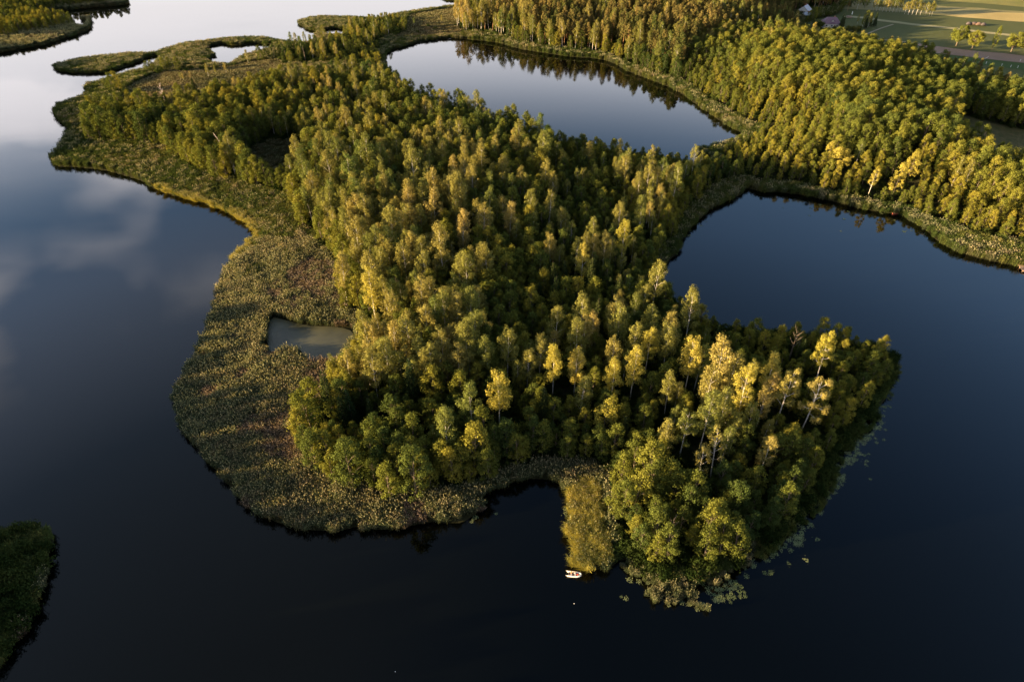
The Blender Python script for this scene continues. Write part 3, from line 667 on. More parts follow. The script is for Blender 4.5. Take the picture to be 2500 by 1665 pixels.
# ------------------------------------------------------------------ where the trees stand
RG = rng_for(7)
def hexgrid(poly, step, jit, margin=0):
    x0, y0 = poly.min(0) - margin; x1, y1 = poly.max(0) + margin
    ys = np.arange(y0, y1, step * .866); pts = []
    for k, y in enumerate(ys):
        xs = np.arange(x0 + (k % 2) * step / 2, x1, step); pts.append(np.stack([xs, np.full(len(xs), y)], 1))
    p_ = np.concatenate(pts); return p_ + (RG.random(p_.shape) - .5) * 2 * jit * step
def visible(x, y, top=22.0, m=60):
    a, b, d = to_px(x, y, np.zeros_like(x)); a2, b2, d2 = to_px(x, y, np.full_like(x, top))
    return (d > 5) & (np.maximum(a, a2) > -m) & (np.minimum(a, a2) < 2500 + m) & (b2 < 1665 + m) & (b > -m)
T = []           # rows of (x, y, kind, scale)
KI = {k: i for i, k in enumerate(KINDS)}
def put(pts, kind, scale):
    for (x, y), k, s in zip(pts, kind, scale): T.append((x, y, KI[k] if isinstance(k, str) else k, s))
NOTABLE = []     # hand placed trees, other trees keep clear of them

def keep(p_, zone, holes=(), sh=1.0):
    x, y = p_[:, 0], p_[:, 1]; m = inside(P[zone], x, y)
    for h in holes: m &= ~inside(P[h], x, y)
    m &= land_sd(x, y) > sh
    return p_[m]
# island: birches over a lower storey of alder and bushes
q = keep(hexgrid(P['island'], 3.4, .42), 'island', ('clear1', 'lake'), 0.8)
x, y = q[:, 0], q[:, 1]; px, py, _ = to_px(x, y, np.zeros(len(x)))
shore = land_sd(x, y); edge = sdf(P['island'], x, y)
bn = vnoise(x, y, 14, 1) * .6 + vnoise(x, y, 5, 2) * .4
w = 0.38 + 1.2 * (bn - .5)
w = np.where((px > 1480) & (py > 1150), w - .45, w)                # southern point: mostly bushy alder
w = np.where((px < 1400) & (py > 1000), w - .50, w)                # south-west corner: alder
w = np.where((shore < 9) & (px > 1500), w - .6, w)                 # dark alders along the east shore
w = np.where((px > 1250) & (py > 800) & (py < 1150) & (shore > 9), w * 0.55, w)   # open birches over dark undergrowth
w = np.where((px > 1200) & (px < 1560) & (py < 860), w - .24, w); w = np.where((py < 480) & (px < 700), w - .33, w); w = np.where((shore < 20) & (px > 1720) & (py < 1000), w - .6, w)
w = np.where((px > 760) & (px < 1150) & (py > 480) & (py < 1000), w + .2, w)
w = np.where(edge < 4.5, w - .75, w)
isb = RG.random(len(x)) < w
sp = (RG.random(len(x)) < .03) & ~isb & (edge > 6)
kind = np.where(isb, KI['birch'], np.where(sp, KI['spruce'], KI['alder']))
hs = 0.56 + .52 * RG.random(len(x)) ** 1.25
hs = np.where(isb, hs * (0.92 - .1 * (edge < 5)), hs * np.where((px > 1250) & (py > 780) & (py < 1130), .82, 1.0))
hs = np.where(RG.random(len(x)) < .06, hs * 1.22, hs); hs = np.where(isb & (py < 420), hs * .82, hs); hs = np.where((py < 340) & (px < 900), hs * .82, hs); hs = np.where((px > 1340) & (py < 760), hs * np.where(isb, .84, .78), hs); hs = np.where((px > 1480) & (py < 470), hs * .85, hs); hs = np.where(isb & (px < 1180) & (py > 420), hs * 1.04, hs); hs = np.where((px < 700) & (py < 480) & ~isb, hs * 1.12, hs); hs = np.where((px > 1700) & (py > 800) & (py < 1000), hs * .85, hs)
for a, b, k, s in zip(x, y, kind, hs): T.append((a, b, int(k), float(s)))
# eastern plantation: even alder crowns; pines and birches along the field edge
q = keep(hexgrid(P['east'], 4.7, .24), 'east', ('clear2',), 0.8)
x, y = q[:, 0], q[:, 1]; v = visible(x, y, m=250); q = q[v]; x, y = q[:, 0], q[:, 1]
px, py, _ = to_px(x, y, np.zeros(len(x))); dm = -sdf(P['meadow'], x, y); shore = land_sd(x, y)
r = RG.random(len(x)); kind = np.full(len(x), KI['plant'])
kind = np.where(vnoise(x, y, 13, 51) > .70, KI['alder'], kind)  # patches of darker alder stand in for shadow bands
kind = np.where((dm < 26) & (px > 1950) & (r < .75), np.where(RG.random(len(x)) < .5, KI['pine'], KI['birch']), kind)
kind = np.where((shore < 26) & (r < .93), KI['alder'], kind)
kind = np.where((py < 165) & (px < 2050) & (r < .7), np.where(RG.random(len(x)) < .6, KI['pine'], KI['birch']), kind)
kind = np.where((kind == KI['plant']) & (RG.random(len(x)) < .012), KI['birch'], kind)
hs = np.where(kind == KI['plant'], .74 + .22 * RG.random(len(x)) + .28 * vnoise(x, y, 18, 21), .66 + .3 * RG.random(len(x)))
hs = hs * (.60 + .40 * np.clip(shore / 34, 0, 1)); hs = np.where((px < 1900) & (py > 300) & (shore < 25), hs * .85, hs)
hs = np.where((kind == KI['pine']) | (kind == KI['birch']), hs * .72, hs)
for a, b, k, s in zip(x, y, kind, hs): T.append((a, b, int(k), float(s)))
# northern pine wood behind the upper lake
q = keep(hexgrid(P['north'], 3.9, .4), 'north', ('farlake',), 0.8)
x, y = q[:, 0], q[:, 1]; v = visible(x, y, m=150); q = q[v]; x, y = q[:, 0], q[:, 1]
px, py, _ = to_px(x, y, np.zeros(len(x))); shore = land_sd(x, y); r = RG.random(len(x))
kind = np.where(shore < 14, np.where(r < .75, KI['alder'], KI['birch']), np.where(r < .72, KI['pine'], np.where(r < .9, KI['birch'], KI['alder'])))
kind = np.where((px < 1300) & (r < .6), np.where(r < .3, KI['birch'], KI['alder']), kind)
hs = .75 + .35 * RG.random(len(x)); hs = np.where((kind == KI['pine']), hs * .95, hs * .85); hs = np.where(px > 1840, hs * .72, hs)
for a, b, k, s in zip(x, y, kind, hs): T.append((a, b, int(k), float(s)))
# shrub belt between the lakes
q = keep(hexgrid(P['shrub'], 3.6, .4), 'shrub', ('lake',), 0.8); r = RG.random(len(q))
for (a, b), rr in zip(q, r): T.append((a, b, KI['alder'] if rr < .55 else KI['bush'] if rr < .95 else KI['birch'], (.95 + .4 * RG.random()) if .55 <= rr < .95 else .38 + .22 * RG.random()))
# north-west wood across the bay
q = keep(hexgrid(P['nwz'], 3.9, .4), 'nwz', (), 1.5); v = visible(q[:, 0], q[:, 1], m=60); q = q[v]; r = RG.random(len(q))
for (a, b), rr in zip(q, r): T.append((a, b, KI['alder'], .5 + .22 * RG.random()))
# scattered bushes on the bog and single birches
for a, b, k, s in [(282,236,'alder',.9),(296,230,'alder',.8),(268,232,'bush',1.3),(308,234,'bush',1.2),(340,188,'bush',1.2),(352,190,'bush',1),(364,184,'alder',.6),(378,183,'alder',.62),(392,184,'bush',1.3),
      (405,183,'alder',.65),(420,180,'alder',.6),(438,182,'alder',.68),(452,180,'bush',1.2),(470,176,'bush',1),(495,174,'bush',1),(512,177,'bush',.8),(530,172,'bush',.8),(640,152,'alder',.7),(655,150,'alder',.75),
      (672,150,'alder',.6),(690,146,'birch',.45),(706,143,'alder',.6),(722,140,'alder',.6),(740,132,'alder',.5),(608,160,'birch',.4),(735,152,'birch',.4),(780,150,'birch',.45),(512,197,'birch',.4),(470,205,'birch',.28),
      (445,204,'birch',.26),(452,207,'birch',.26),(530,190,'birch',.26),(555,185,'birch',.3),(1012,70,'birch',.3),(1046,72,'bush',.7),(1063,78,'bush',.7),(1080,66,'birch',.3),(1020,86,'bush',.7),(478,232,'spruce',.55)]:
    T.append((*G(a, b), KI[k], s))
# willows and young birches on the south-east reed margin of the right hand lake
for a, b, s in [(2341,584,1.0),(2363,586,1.05),(2382,594,.9),(2424,604,1.1),(2465,610,1.1),(2484,613,1.1),(2445,588,.9),(2405,576,.7),(2490,586,.9)]: T.append((*G(a, b), KI['bush'], s))
# trees round the farm houses and behind the fields
for a, b, k, s in [(2060,22,'alder',.9),(2072,18,'spruce',.7),(2085,16,'alder',.8),(2092,24,'birch',.5),(2100,14,'alder',1),(2110,20,'alder',.95),(2118,14,'alder',.8),(2068,30,'pine',.45),(2049,33,'alder',.6),
      (2096,76,'bush',1.1),(2104,72,'birch',.4),(2112,70,'spruce',.5),(2118,68,'birch',.5),(2108,62,'alder',.7),(2122,66,'spruce',.55),(2134,64,'spruce',.6),(2092,60,'birch',.3),(2086,78,'bush',1.3),(2074,76,'bush',1.2),
      (2064,78,'bush',1),(2048,76,'spruce',.6),(2054,74,'spruce',.55),(2036,76,'bush',1),(2000,70,'bush',1.6),(1992,70,'bush',1.7),(1980,62,'alder',.8),(1972,58,'alder',.7),(1986,50,'alder',.7),(1996,46,'alder',.6),(2010,42,'alder',.5),
      (2022,40,'bush',1.2),(2030,36,'alder',.6),(2500,6,'alder',.6),(2494,4,'alder',.5)]:
    T.append((*G(a, b, FZ), KI[k], s))
T = np.array(T, float)

# ------------------------------------------------------------------ trees that stand out, each with its own label
def build_tree(name, form, x, y, scale, label, cat="tree", group=None, leaf=None, rz=None, tilt=(0, 0), z=None, lean_scale=None):
    if z is None: z = float(ground_z(np.array([x]), np.array([y]))[0])
    root = empty(name, (x, y, z), RG.random() * 6.28 if rz is None else rz)
    root.rotation_euler[0], root.rotation_euler[1] = tilt
    root.scale = lean_scale or (scale, scale, scale)
    tag(root, label, cat, group)
    t = link("trunk", form[0], root); c = link("crown", form[1], root)
    if leaf:
        c.material_slots[0].link = 'OBJECT'; c.material_slots[0].material = leaf
    return root
KEEP = []        # (x, y, radius) kept free of ordinary trees
def notable(px, py, kind, i, scale, label, leaf=None, clear=3.0, name=None, tilt=(0, 0), group=None, z=0.0, lean=None):
    if z == 0 and py > 400: py += 22; scale *= .90
    x, y = G(px, py, z); KEEP.append((x, y, clear))
    f = FORMS[kind][i % len(FORMS[kind])]
    return build_tree(name or {'birch': 'birch_tree', 'alder': 'alder_tree', 'plant': 'alder_tree', 'oak': 'oak_tree', 'spruce': 'spruce_tree', 'pine': 'pine_tree', 'bush': 'willow_bush'}[kind],
                      f, x, y, scale, label, "bush" if kind == 'bush' else "tree", group, leaf, None, tilt, None, lean)
GOLD = M['birch_gold']
# thin forms for open-crowned birches: fewer clumps on long pale limbs
def open_birch(seed, h, rmax, nb, dens):
    rng = rng_for(seed); tr = MB(); ax = bend(rng, h, 0.06); cen = []; rad = []; cnt = []
    tr.tube([ax(t) for t in (0, .2, .4, .6, .8, .97)], [.22, .19, .16, .12, .07, .02], 6)
    for i in range(nb):
        t = .45 + .5 * (i + rng.random()) / nb; k = (t - .45) / .5; a = i * 2.4 + rng.normal() * .3; R_ = rmax * (1.05 - .6 * k)
        st = ax(t - .08); mid = st + np.array([math.cos(a) * R_ * .45, math.sin(a) * R_ * .45, 1.0]); en = st + np.array([math.cos(a) * R_, math.sin(a) * R_, 2.0])
        tr.tube([st, mid, en], [.06, .04, .015], 4, cap=False)
        for j in range(3):
            a2 = a + rng.normal() * .7; e2 = mid + np.array([math.cos(a2) * R_ * .5, math.sin(a2) * R_ * .5, .6 + rng.random()]); tr.tube([mid, e2], [.035, .012], 4, cap=False)
            s = .45 + .3 * rng.random(); cen.append(e2); rad.append([s * 1.2, s * 1.2, s * 1.4]); cnt.append(int(85 * dens))
        s = .6 + .3 * rng.random(); cen.append(en); rad.append([s, s, s * 1.3]); cnt.append(int(110 * dens))
    v, f = leaves(rng, np.array(cen), np.array(rad), cnt, .17, 1.0)
    return tr.mesh("trunk", [M['birch_bark']], True), np_mesh("crown", v, [(4, f)], [M['birch_leaf']])
OPEN = [open_birch(300, 21, 4.2, 12, 1.0), open_birch(301, 20, 2.8, 13, .8), open_birch(302, 17, 2.4, 11, .35), open_birch(303, 20, 2.6, 16, 1.3)]
def notable_open(px, py, i, scale, label, leaf=None, tilt=(0, 0)):
    py += 24; scale *= .92
    x, y = G(px, py); KEEP.append((x, y, 4.0)); return build_tree("birch_tree", OPEN[i], x, y, scale, label, "tree", None, leaf, None, tilt)
notable_open(1953, 1034, 0, .95, "wide birch with bare forked pale limbs leaning out near the eastern shore", tilt=(0, .10))
notable_open(1985, 925, 3, .95, "tall birch with a bright golden top and twin pale stems at the eastern edge", GOLD, (0, .04))
notable_open(1890, 1022, 1, .98, "thin-crowned grey-olive birch with a long bare trunk beside the wide forked birch")
notable(1792, 1030, 'birch', 0, 1.02, "dense golden birch with a long white leaning trunk over dark undergrowth", GOLD, 4.5, tilt=(0, .05))
notable(1856, 968, 'birch', 1, .85, "narrow golden birch between the dense golden one and the forked one", GOLD, 3.5)
notable(1691, 945, 'birch', 2, .88, "front birch of a white-stemmed pair in the open birch stand", None, 4)
notable(1668, 950, 'birch', 3, 1.02, "rear birch of the white-stemmed pair, its crown raised on a long stem", GOLD, 4)
notable(1536, 965, 'birch', 4, .93, "golden birch on a single straight white stem above dark alders", GOLD, 4.5)
notable(1572, 905, 'birch', 5, .85, "yellow birch column above a thin pale stem in the middle of the birch stand", GOLD, 3.5)
notable_open(1655, 1108, 1, .85, "slender light birch with a bare white lower stem near the twin topped snags", None)
notable(1704, 1090, 'birch', 6, .98, "broad olive birch with hanging lower branches beside the slender light birch", None, 4)
notable_open(1731, 1155, 2, .95, "half-bare birch with pinkish twigs and a leaning white trunk", None, (0, .08))
notable_open(1697, 1168, 2, .82, "small straight half-bare birch just beside the leaning pinkish one", None)
notable(1850, 1148, 'birch', 0, .70, "round golden-olive birch crown above the southern point", None, 3.5)
notable(1348, 960, 'birch', 1, .92, "golden birch with reddish white stem lit down its whole length", GOLD, 4)
notable(1400, 955, 'birch', 2, .88, "yellow birch with a forked crown beside the red-stemmed golden one", GOLD, 4)
notable(1220, 1035, 'birch', 3, 1.0, "large round bright yellow birch in the middle of the southern wood", GOLD, 5)
notable(1488, 985, 'birch', 4, .84, "round golden birch in front of a dark gap in the wood", GOLD, 4)
notable(1468, 1060, 'alder', 5, 1.05, "brightest lemon yellow crown above the dark south shore", GOLD, 4)
notable(921, 782, 'birch', 5, 1.05, "bright lemon yellow birch with white stem at the western wood edge above the pond", GOLD, 5.5)
notable(1513, 640, 'birch', 6, .9, "pointed bright yellow birch near the bay of the dark blue lake", GOLD, 4)
notable(1417, 690, 'birch', 0, .82, "narrow birch with a yellow upper half above shaded dark alders", GOLD, 3.5)
notable(1556, 575, 'birch', 1, .9, "tall light birch with golden top set well above its neighbours near the channel", None, 4)
notable(1302, 535, 'oak', 0, .85, "great round oak with a lumpy green crown in the middle of the wood", None, 6)
notable(1125, 600, 'oak', 1, .82, "rounded golden-brown crown wider than the birches round it", M['birch_leaf'], 5.5)
notable(1040, 470, 'oak', 2, .75, "broad rounded olive crown rising from the northern half of the wood", M['birch_leaf'], 5)
for i, (a, b, s, lab) in enumerate([(1452, 820, .95, "slender spruce with a lit tip in the dark heart of the wood"), (1437, 720, .9, "dark spruce with golden tip behind the slender spruce"), (1316, 742, .7, "small dark spruce beneath olive birches"),
                                    (1014, 1052, .55, "small pointed spruce, yellow lit, above the south-west alders"), (912, 1032, .6, "young golden spruce at the edge of the south-west alders"), (705, 215, .6, "spruce on the northern edge of the western wood"),
                                    (1288, 300, .85, "dark pointed spruce on the shore of the upper lake")]):
    notable(a, b, 'spruce', i, s * (.6 if b == 300 else 1), lab, None, 3.5)
for i, (a, b, s, lab, k) in enumerate([(2036, 412, .95, "bright yellow crown cluster standing out of the green plantation", 'oak'), (2176, 462, 1.0, "tall bright yellow tree in the plantation above the lake shore", 'alder'),
                                       (2206, 440, 1.0, "second tall yellow tree just behind the brightest one", 'alder'), (2009, 402, .8, "smaller yellow crown beside the bright cluster", 'alder')]):
    notable(a, b, k, i, s, lab, GOLD, 5, name="poplar_tree")
notable_open(2116, 462, 1, .62, "pale tree with visible forked branches at the lower edge of the plantation", GOLD)
notable(2078, 412, 'birch', 3, .6, "brownish birch beside the yellow crown cluster", None, 3)
notable(2336, 470, 'birch', 2, .72, "pale golden birch rising from the plantation near the right edge", None, 4)
notable(2310, 462, 'birch', 4, .66, "shorter pale birch paired with the golden one in the plantation", None, 4)
# four big trees in a row by the ploughed strip
for i, (a, b, s, lab) in enumerate([(2334, 113, 1.0, "round field tree, first of the row along the ploughed strip"), (2372, 122, .9, "irregular field tree with a drooping low bough, second of the row by the ploughed strip"),
                                    (2421, 123, .0, ""), (2468, 128, .98, "broad field tree, the widest crown near the end of the row by the ploughed strip"), (2502, 129, .8, "field tree at the end of the row, half cut by the edge of the view")]):
    if s: notable(a, b, 'oak', i, s, lab, None, 1, z=FIELD_Z)
notable(2421, 123, 'alder', 3, .85, "slim wispy field tree between two round ones by the ploughed strip", M['plant_leaf'], 1, z=FIELD_Z, lean=(.62, .62, .95))
# row of birches across the meadow
for i, (a, b, s) in enumerate([(2131,27,.34),(2139,28,.36),(2147,27,.34),(2155,29,.40),(2163,30,.42),(2171,30,.41),(2179,31,.43),(2187,31,.41),(2196,31,.40),(2208,36,.44),(2217,37,.50),(2226,37,.47),(2236,38,.48),(2246,38,.38),(2258,40,.42),(2268,40,.45),(2274,40,.44)]):
    notable(a, b, 'birch', i, s, "slender birch of the planted row between the green and the pale field" if i not in (0, 16) else ("darker birch at the farmhouse end of the meadow row" if i == 0 else "last birch of the meadow row, beside the sunlit strip"), None, 1, lean=(s * 1.45, s * 1.45, s * .95), group="birches in a row across the fields", z=FIELD_Z)
# dead trees
def dead_tree(seed, h, limbs, spread):
    rng = rng_for(seed); tr = MB(); ax = bend(rng, h, .05)
    tr.tube([ax(t) for t in (0, .3, .6, 1)], [.24, .19, .12, .02], 6); br = []
    for i in range(limbs):
        t = .35 + .6 * (i + rng.random()) / limbs; a = i * 2.4 + rng.normal() * .4; L = spread * (1.2 - .6 * t); st = ax(t); b2 = MB()
        mid = st + np.array([math.cos(a) * L * .5, math.sin(a) * L * .5, L * .7]); en = mid + np.array([math.cos(a) * L * .5, math.sin(a) * L * .5, L * .9]); b2.tube([st, mid, en], [.11, .08, .02], 5)
        for j in range(2):
            a2 = a + rng.normal(); b2.tube([mid, mid + np.array([math.cos(a2) * L * .4, math.sin(a2) * L * .4, L * .5])], [.05, .015], 4)
        br.append(b2)
    return tr, br
for px, py, seed, h, n, spread, lab, tl in [(558, 412, 1, 12.5, 7, 2.4, "bleached white dead tree with bare forked limbs at the western wood edge", (0, -.05)), (868, 445, 2, 13, 6, 1.2, "bare grey dead birch with a broken top in the upper wood", (0, 0)),
                                        (1640, 1335, 3, 9, 8, 1.3, "grey leafless tree standing among the alders of the southern point", (0, .1)), (1922, 890, 4, 11, 8, 2.0, "bare brown tree in the shade near the north-eastern shore", (0, 0)),
                                        (748, 160, 5, 9, 4, .8, "thin dead stem rising from the bog shrubs", (0, 0)), (410, 268, 6, 11, 7, 1.5, "small bleached dead tree in the western wood", (0, -.03))]:
    x, y = G(px, py); KEEP.append((x, y, 2.5)); tr, br = dead_tree(seed, h, n, spread)
    rt = empty("dead_tree", (x, y, float(ground_z(np.array([x]), np.array([y]))[0]))); rt.rotation_euler = (tl[0], tl[1], seed)
    tag(rt, lab, "dead tree"); dm_ = M['dead_wood' if seed in (1, 2, 6) else 'dark_bark']; link("trunk", tr.mesh("trunk", [dm_], True), rt)  # dead trees standing in shade are coloured darker than the bleached ones
    for b2 in br: link("limb", b2.mesh("limb", [dm_], True), rt)
x, y = G(1722, 1375); mbx = MB(); mbx.tube([(0, 0, .4), (1.0, 2.4, 2.2), (1.6, 4.6, 4.6)], [.20, .16, .06], 6); mbx.tube([(1.0, 2.4, 2.2), (2.2, 2.6, 2.7), (4.6, 3.0, 2.5)], [.12, .09, .03], 5)
fl = link("fallen_trunk", mbx.mesh("fallen_trunk", [M['pine_bark']], True)); fl.location = (x, y, 0); tag(fl, "reddish fallen tree trunk leaning over the south-eastern bank", "fallen tree")

# ------------------------------------------------------------------ ordinary trees: the largest in view one by one, the rest as woods
kp = np.array(KEEP)
ok = np.ones(len(T), bool)
for x, y, r in KEEP: ok &= (T[:, 0] - x) ** 2 + (T[:, 1] - y) ** 2 > r * r
T = T[ok]
T = T[visible(T[:, 0], T[:, 1], 20, 30)]
TZ = ground_z(T[:, 0], T[:, 1]) - 0.1
T[:, 3] *= .92
tx, ty, td = to_px(T[:, 0], T[:, 1], TZ)
MARKS = [(1330,1160,"the dark bay on the south shore"),(1720,1390,"the lily pads at the southern tip"),(1520,1270,"the golden swept reeds"),(1720,1120,"the half-bare pinkish birch"),(1950,1000,"the wide forked birch"),
  (2140,930,"the eastern tip of the wood"),(1870,850,"the north-eastern shore facing the dark blue lake"),(1640,760,"the inner bay of the dark blue lake"),(1302,520,"the great round oak"),(915,760,"the lemon yellow birch on the western edge"),
  (765,1090,"the wood corner that juts into the big reed bed"),(880,880,"the murky pond"),(670,380,"the small shaded clearing"),(553,400,"the bleached white dead tree"),(260,300,"the western tip of the wood"),
  (1420,390,"the near shore of the upper lake"),(1000,250,"the head of the upper lake"),(730,510,"the neck of the reed strip"),(1080,1150,"the middle of the south shore"),(1225,1000,"the large round yellow birch"),
  (1400,800,"the slender spruce in the dark heart of the wood"),(1120,600,"the rounded golden-brown crown"),(1650,450,"the channel between the lakes"),(860,620,"the reeds on the western side"),(1000,900,"the sunny western flank"),
  (1600,900,"the open stand of white stems"),(1850,1230,"the south-eastern bank"),(1620,1230,"the inner slope of the southern point"),(2036,400,"the bright yellow crown cluster"),(2180,450,"the tall yellow plantation tree"),
  (1950,440,"the reed fringe of the dark blue lake"),(2400,540,"the willows by the wooden jetty"),(2380,350,"the brown clearing in the plantation"),(2250,260,"the shaded eastern belt"),(1760,200,"the far bank of the upper lake"),
  (2280,160,"the ploughed strip"),(2020,100,"the mauve-roofed farmhouse"),(1400,110,"the pine-covered bank"),(1200,60,"the bog at the head of the upper lake"),(900,110,"the shrub belt between the lakes"),(400,180,"the bog behind the reed tongue"),
  (100,60,"the bay across the water"),(2060,20,"the farm buildings"),(1600,50,"the top of the pine wood"),(2000,250,"the middle of the plantation"),(450,330,"the sunlit western trees"),(700,280,"the dim hollow of the western wood"),
  (1250,420,"the northern half of the wood"),(1480,560,"the pointed yellow birch")]
MK = np.array([(a, b) for a, b, _ in MARKS], float)
mg = np.array([G(a, b) for a, b in MK])
near = np.argmin((T[:, 0, None] - mg[None, :, 0]) ** 2 + (T[:, 1, None] - mg[None, :, 1]) ** 2, 1)
ndist = np.sqrt((T[:, 0] - mg[near, 0]) ** 2 + (T[:, 1] - mg[near, 1]) ** 2)
KN = list(KINDS)
NAMES = {'birch': ("birch_tree", "birch", "olive-gold"), 'alder': ("alder_tree", "alder", "green"), 'plant': ("plantation_alder", "alder", "even-crowned green"), 'pine': ("pine_tree", "pine", "orange-lit"),
         'spruce': ("spruce_tree", "spruce", "dark"), 'bush': ("willow_bush", "willow bush", "rounded"), 'oak': ("oak_tree", "oak", "lumpy")}
LIMIT = {'birch': 255, 'alder': 285, 'plant': 295, 'pine': 295, 'spruce': 280, 'bush': 280}
STUFF_ROWS = {}
for ki, kn in enumerate(KN):
    sel = np.where(T[:, 2] == ki)[0]
    if not len(sel): continue
    inf = (tx[sel] > -10) & (tx[sel] < 2510) & (ty[sel] < 1700) & (ty[sel] > 5)
    size = np.where(inf, T[sel, 3] / td[sel], 0)
    order = sel[np.argsort(-size)]; n_ind = min(LIMIT.get(kn, 0), int(inf.sum()))
    ind, rest = order[:n_ind], order[n_ind:]
    nm, word, colr = NAMES[kn]
    med = np.quantile(T[ind, 3], [.33, .67]) if len(ind) else (0, 1)
    for j, r in enumerate(ind):
        s = T[r, 3]; sw = "low" if s < med[0] else "tall" if s > med[1] else "mid-sized"
        place = MARKS[near[r]][2]; nd_ = "close to" if ndist[r] < 14 else "some way from"
        k = KN.index(kn); f = FORMS[kn][j % len(FORMS[kn])]
        build_tree(nm, f, T[r, 0], T[r, 1], s, f"{sw} {colr} {word} {nd_} {place}", "bush" if kn == 'bush' else "tree", f"{sw} {word} trees {nd_} {place}" if kn != 'bush' else f"{sw} bushes {nd_} {place}", z=float(TZ[r]),
                   tilt=tuple(RG.normal(size=2) * .03))
    STUFF_ROWS[kn] = rest
for kn, (nm, lab) in {'birch': ("birch_woodland", "far-off birches of the wood beyond the nearest ones"), 'alder': ("alder_woodland", "far-off alders of the wood and lake banks"), 'plant': ("plantation_woodland", "even green plantation on the far side of the lakes"),
                      'pine': ("pine_woodland", "far pine wood behind the upper lake"), 'bush': ("shrub_belt", "far low bushes of the bog")}.items():
    r = STUFF_ROWS.get(kn, [])
    if len(r):
        n = KINDS[kn][2]; form = np.array([PIDX["%s_%02d" % (kn, i)] for i in RG.integers(0, n, len(r))])
        sz = np.stack([T[r, 3] * (.92 + .16 * RG.random(len(r))), T[r, 3] * (.92 + .16 * RG.random(len(r))), T[r, 3]], 1)
        scatter(nm, np.stack([T[r, 0], T[r, 1], TZ[r]], 1), form, RG.random(len(r)) * 6.28, sz, lab, "woodland", RG.normal(size=(len(r), 2)) * .03)
# dark undergrowth beneath the trees
q = []
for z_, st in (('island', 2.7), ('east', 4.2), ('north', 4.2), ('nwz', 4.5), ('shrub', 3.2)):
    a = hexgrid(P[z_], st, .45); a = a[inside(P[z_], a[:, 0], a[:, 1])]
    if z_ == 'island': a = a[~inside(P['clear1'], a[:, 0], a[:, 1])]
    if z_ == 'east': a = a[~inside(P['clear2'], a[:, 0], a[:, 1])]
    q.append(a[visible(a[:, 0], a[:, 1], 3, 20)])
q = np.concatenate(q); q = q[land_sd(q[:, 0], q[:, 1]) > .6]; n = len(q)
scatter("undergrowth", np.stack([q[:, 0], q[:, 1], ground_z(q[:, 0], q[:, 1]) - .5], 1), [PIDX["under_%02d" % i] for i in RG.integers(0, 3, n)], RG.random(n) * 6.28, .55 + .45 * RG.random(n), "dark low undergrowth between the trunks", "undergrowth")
# the wood on the western shore, beyond the left edge of the view: its long shadow lies over the reeds
q = hexgrid(P['west'], 5.2, .4); fl_ = frame_left(q[:, 1]) - q[:, 0]
sd_ = sdf(P['west'], q[:, 0], q[:, 1]); q = q[(sd_ > 1) & (fl_ < 75)]; n = len(q)
hh = np.where(q[:, 1] > 225, .82, 1.0) * (.9 + .25 * RG.random(n))
scatter("western_woodland", np.stack([q[:, 0], q[:, 1], ground_z(q[:, 0], q[:, 1])], 1), [PIDX["alder_%02d" % i] for i in RG.integers(0, 7, n)], RG.random(n) * 6.28, hh, "alder wood on the western shore whose shadow lies over the reeds", "woodland")

# ------------------------------------------------------------------ reeds
SE_BED = GP([(1497,1415),(1515,1433),(1560,1440),(1590,1462),(1605,1492),(1622,1504),(1650,1495),(1691,1500),(1760,1482),(1796,1464),(1838,1446),(1888,1400),(1874,1361),(1905,1347),(1962,1318),(1985,1280),(2050,1190),(2095,1140),
             (2110,1090),(2160,1030),(2190,960),(2196,900),(2168,900),(2130,960),(2040,1060),(1990,1150),(1900,1262),(1800,1340),(1700,1370),(1600,1370),(1540,1340)])
GOLD_BED = GP([(1412,1186),(1440,1176),(1466,1188),(1478,1230),(1484,1290),(1500,1345),(1500,1376),(1460,1394),(1417,1392),(1404,1379),(1400,1352),(1390,1336),(1388,1314),(1399,1282),(1396,1253),(1399,1224),(1390,1200)])
BOG = GP([(300,228),(420,165),(560,160),(700,150),(760,130),(700,170),(560,225),(420,250),(300,262)])
BOG2 = GP([(985,70),(1000,40),(1110,20),(1140,60),(1120,95),(1000,95),(960,100)])
trees_in = lambda x, y: inside(P['island'], x, y) | inside(P['east'], x, y) | inside(P['north'], x, y) | inside(P['shrub'], x, y) | inside(P['meadow'], x, y) | inside(P['west'], x, y)
box = np.array([(-330., 20.), (330., 20.), (330., 640.), (-330., 640.)])
c_ = np.concatenate([hexgrid(np.array([(-330., 20.), (330., 20.), (330., 250.), (-330., 250.)]), 1.3, .45), hexgrid(np.array([(-330., 250.), (400., 250.), (400., 640.), (-330., 640.)]), 1.6, .45)])
x, y = c_[:, 0], c_[:, 1]; c_ = c_[visible(x, y, 2, 20)]; x, y = c_[:, 0], c_[:, 1]; s = land_sd(x, y)
rag = .05 + 1.3 * (vnoise(x, y, 2.6, 9) - .5) + .7 * (vnoise(x, y, 9, 19) - .5)
m = (s > rag) & (~trees_in(x, y) | ((s < 5) & ~inside(P['meadow'], x, y) & ~inside(P['island'], x, y))) & (sdf(P['pond'], x, y) < -.8 + 1.2 * (vnoise(x, y, 2.5, 5) - .5))
m |= (s > .2) & (inside(P['clear1'], x, y)) & (RG.random(len(x)) < .5)
gnotch = (G(1405, 1322)); m &= ~(((x - gnotch[0]) / 2.2) ** 2 + ((y - gnotch[1]) / .6) ** 2 < 1)
c_ = c_[m]; s = s[m]; x, y = c_[:, 0], c_[:, 1]; px, py, dd = to_px(x, y, np.zeros(len(x))); z = np.maximum(ground_z(x, y), -.4)
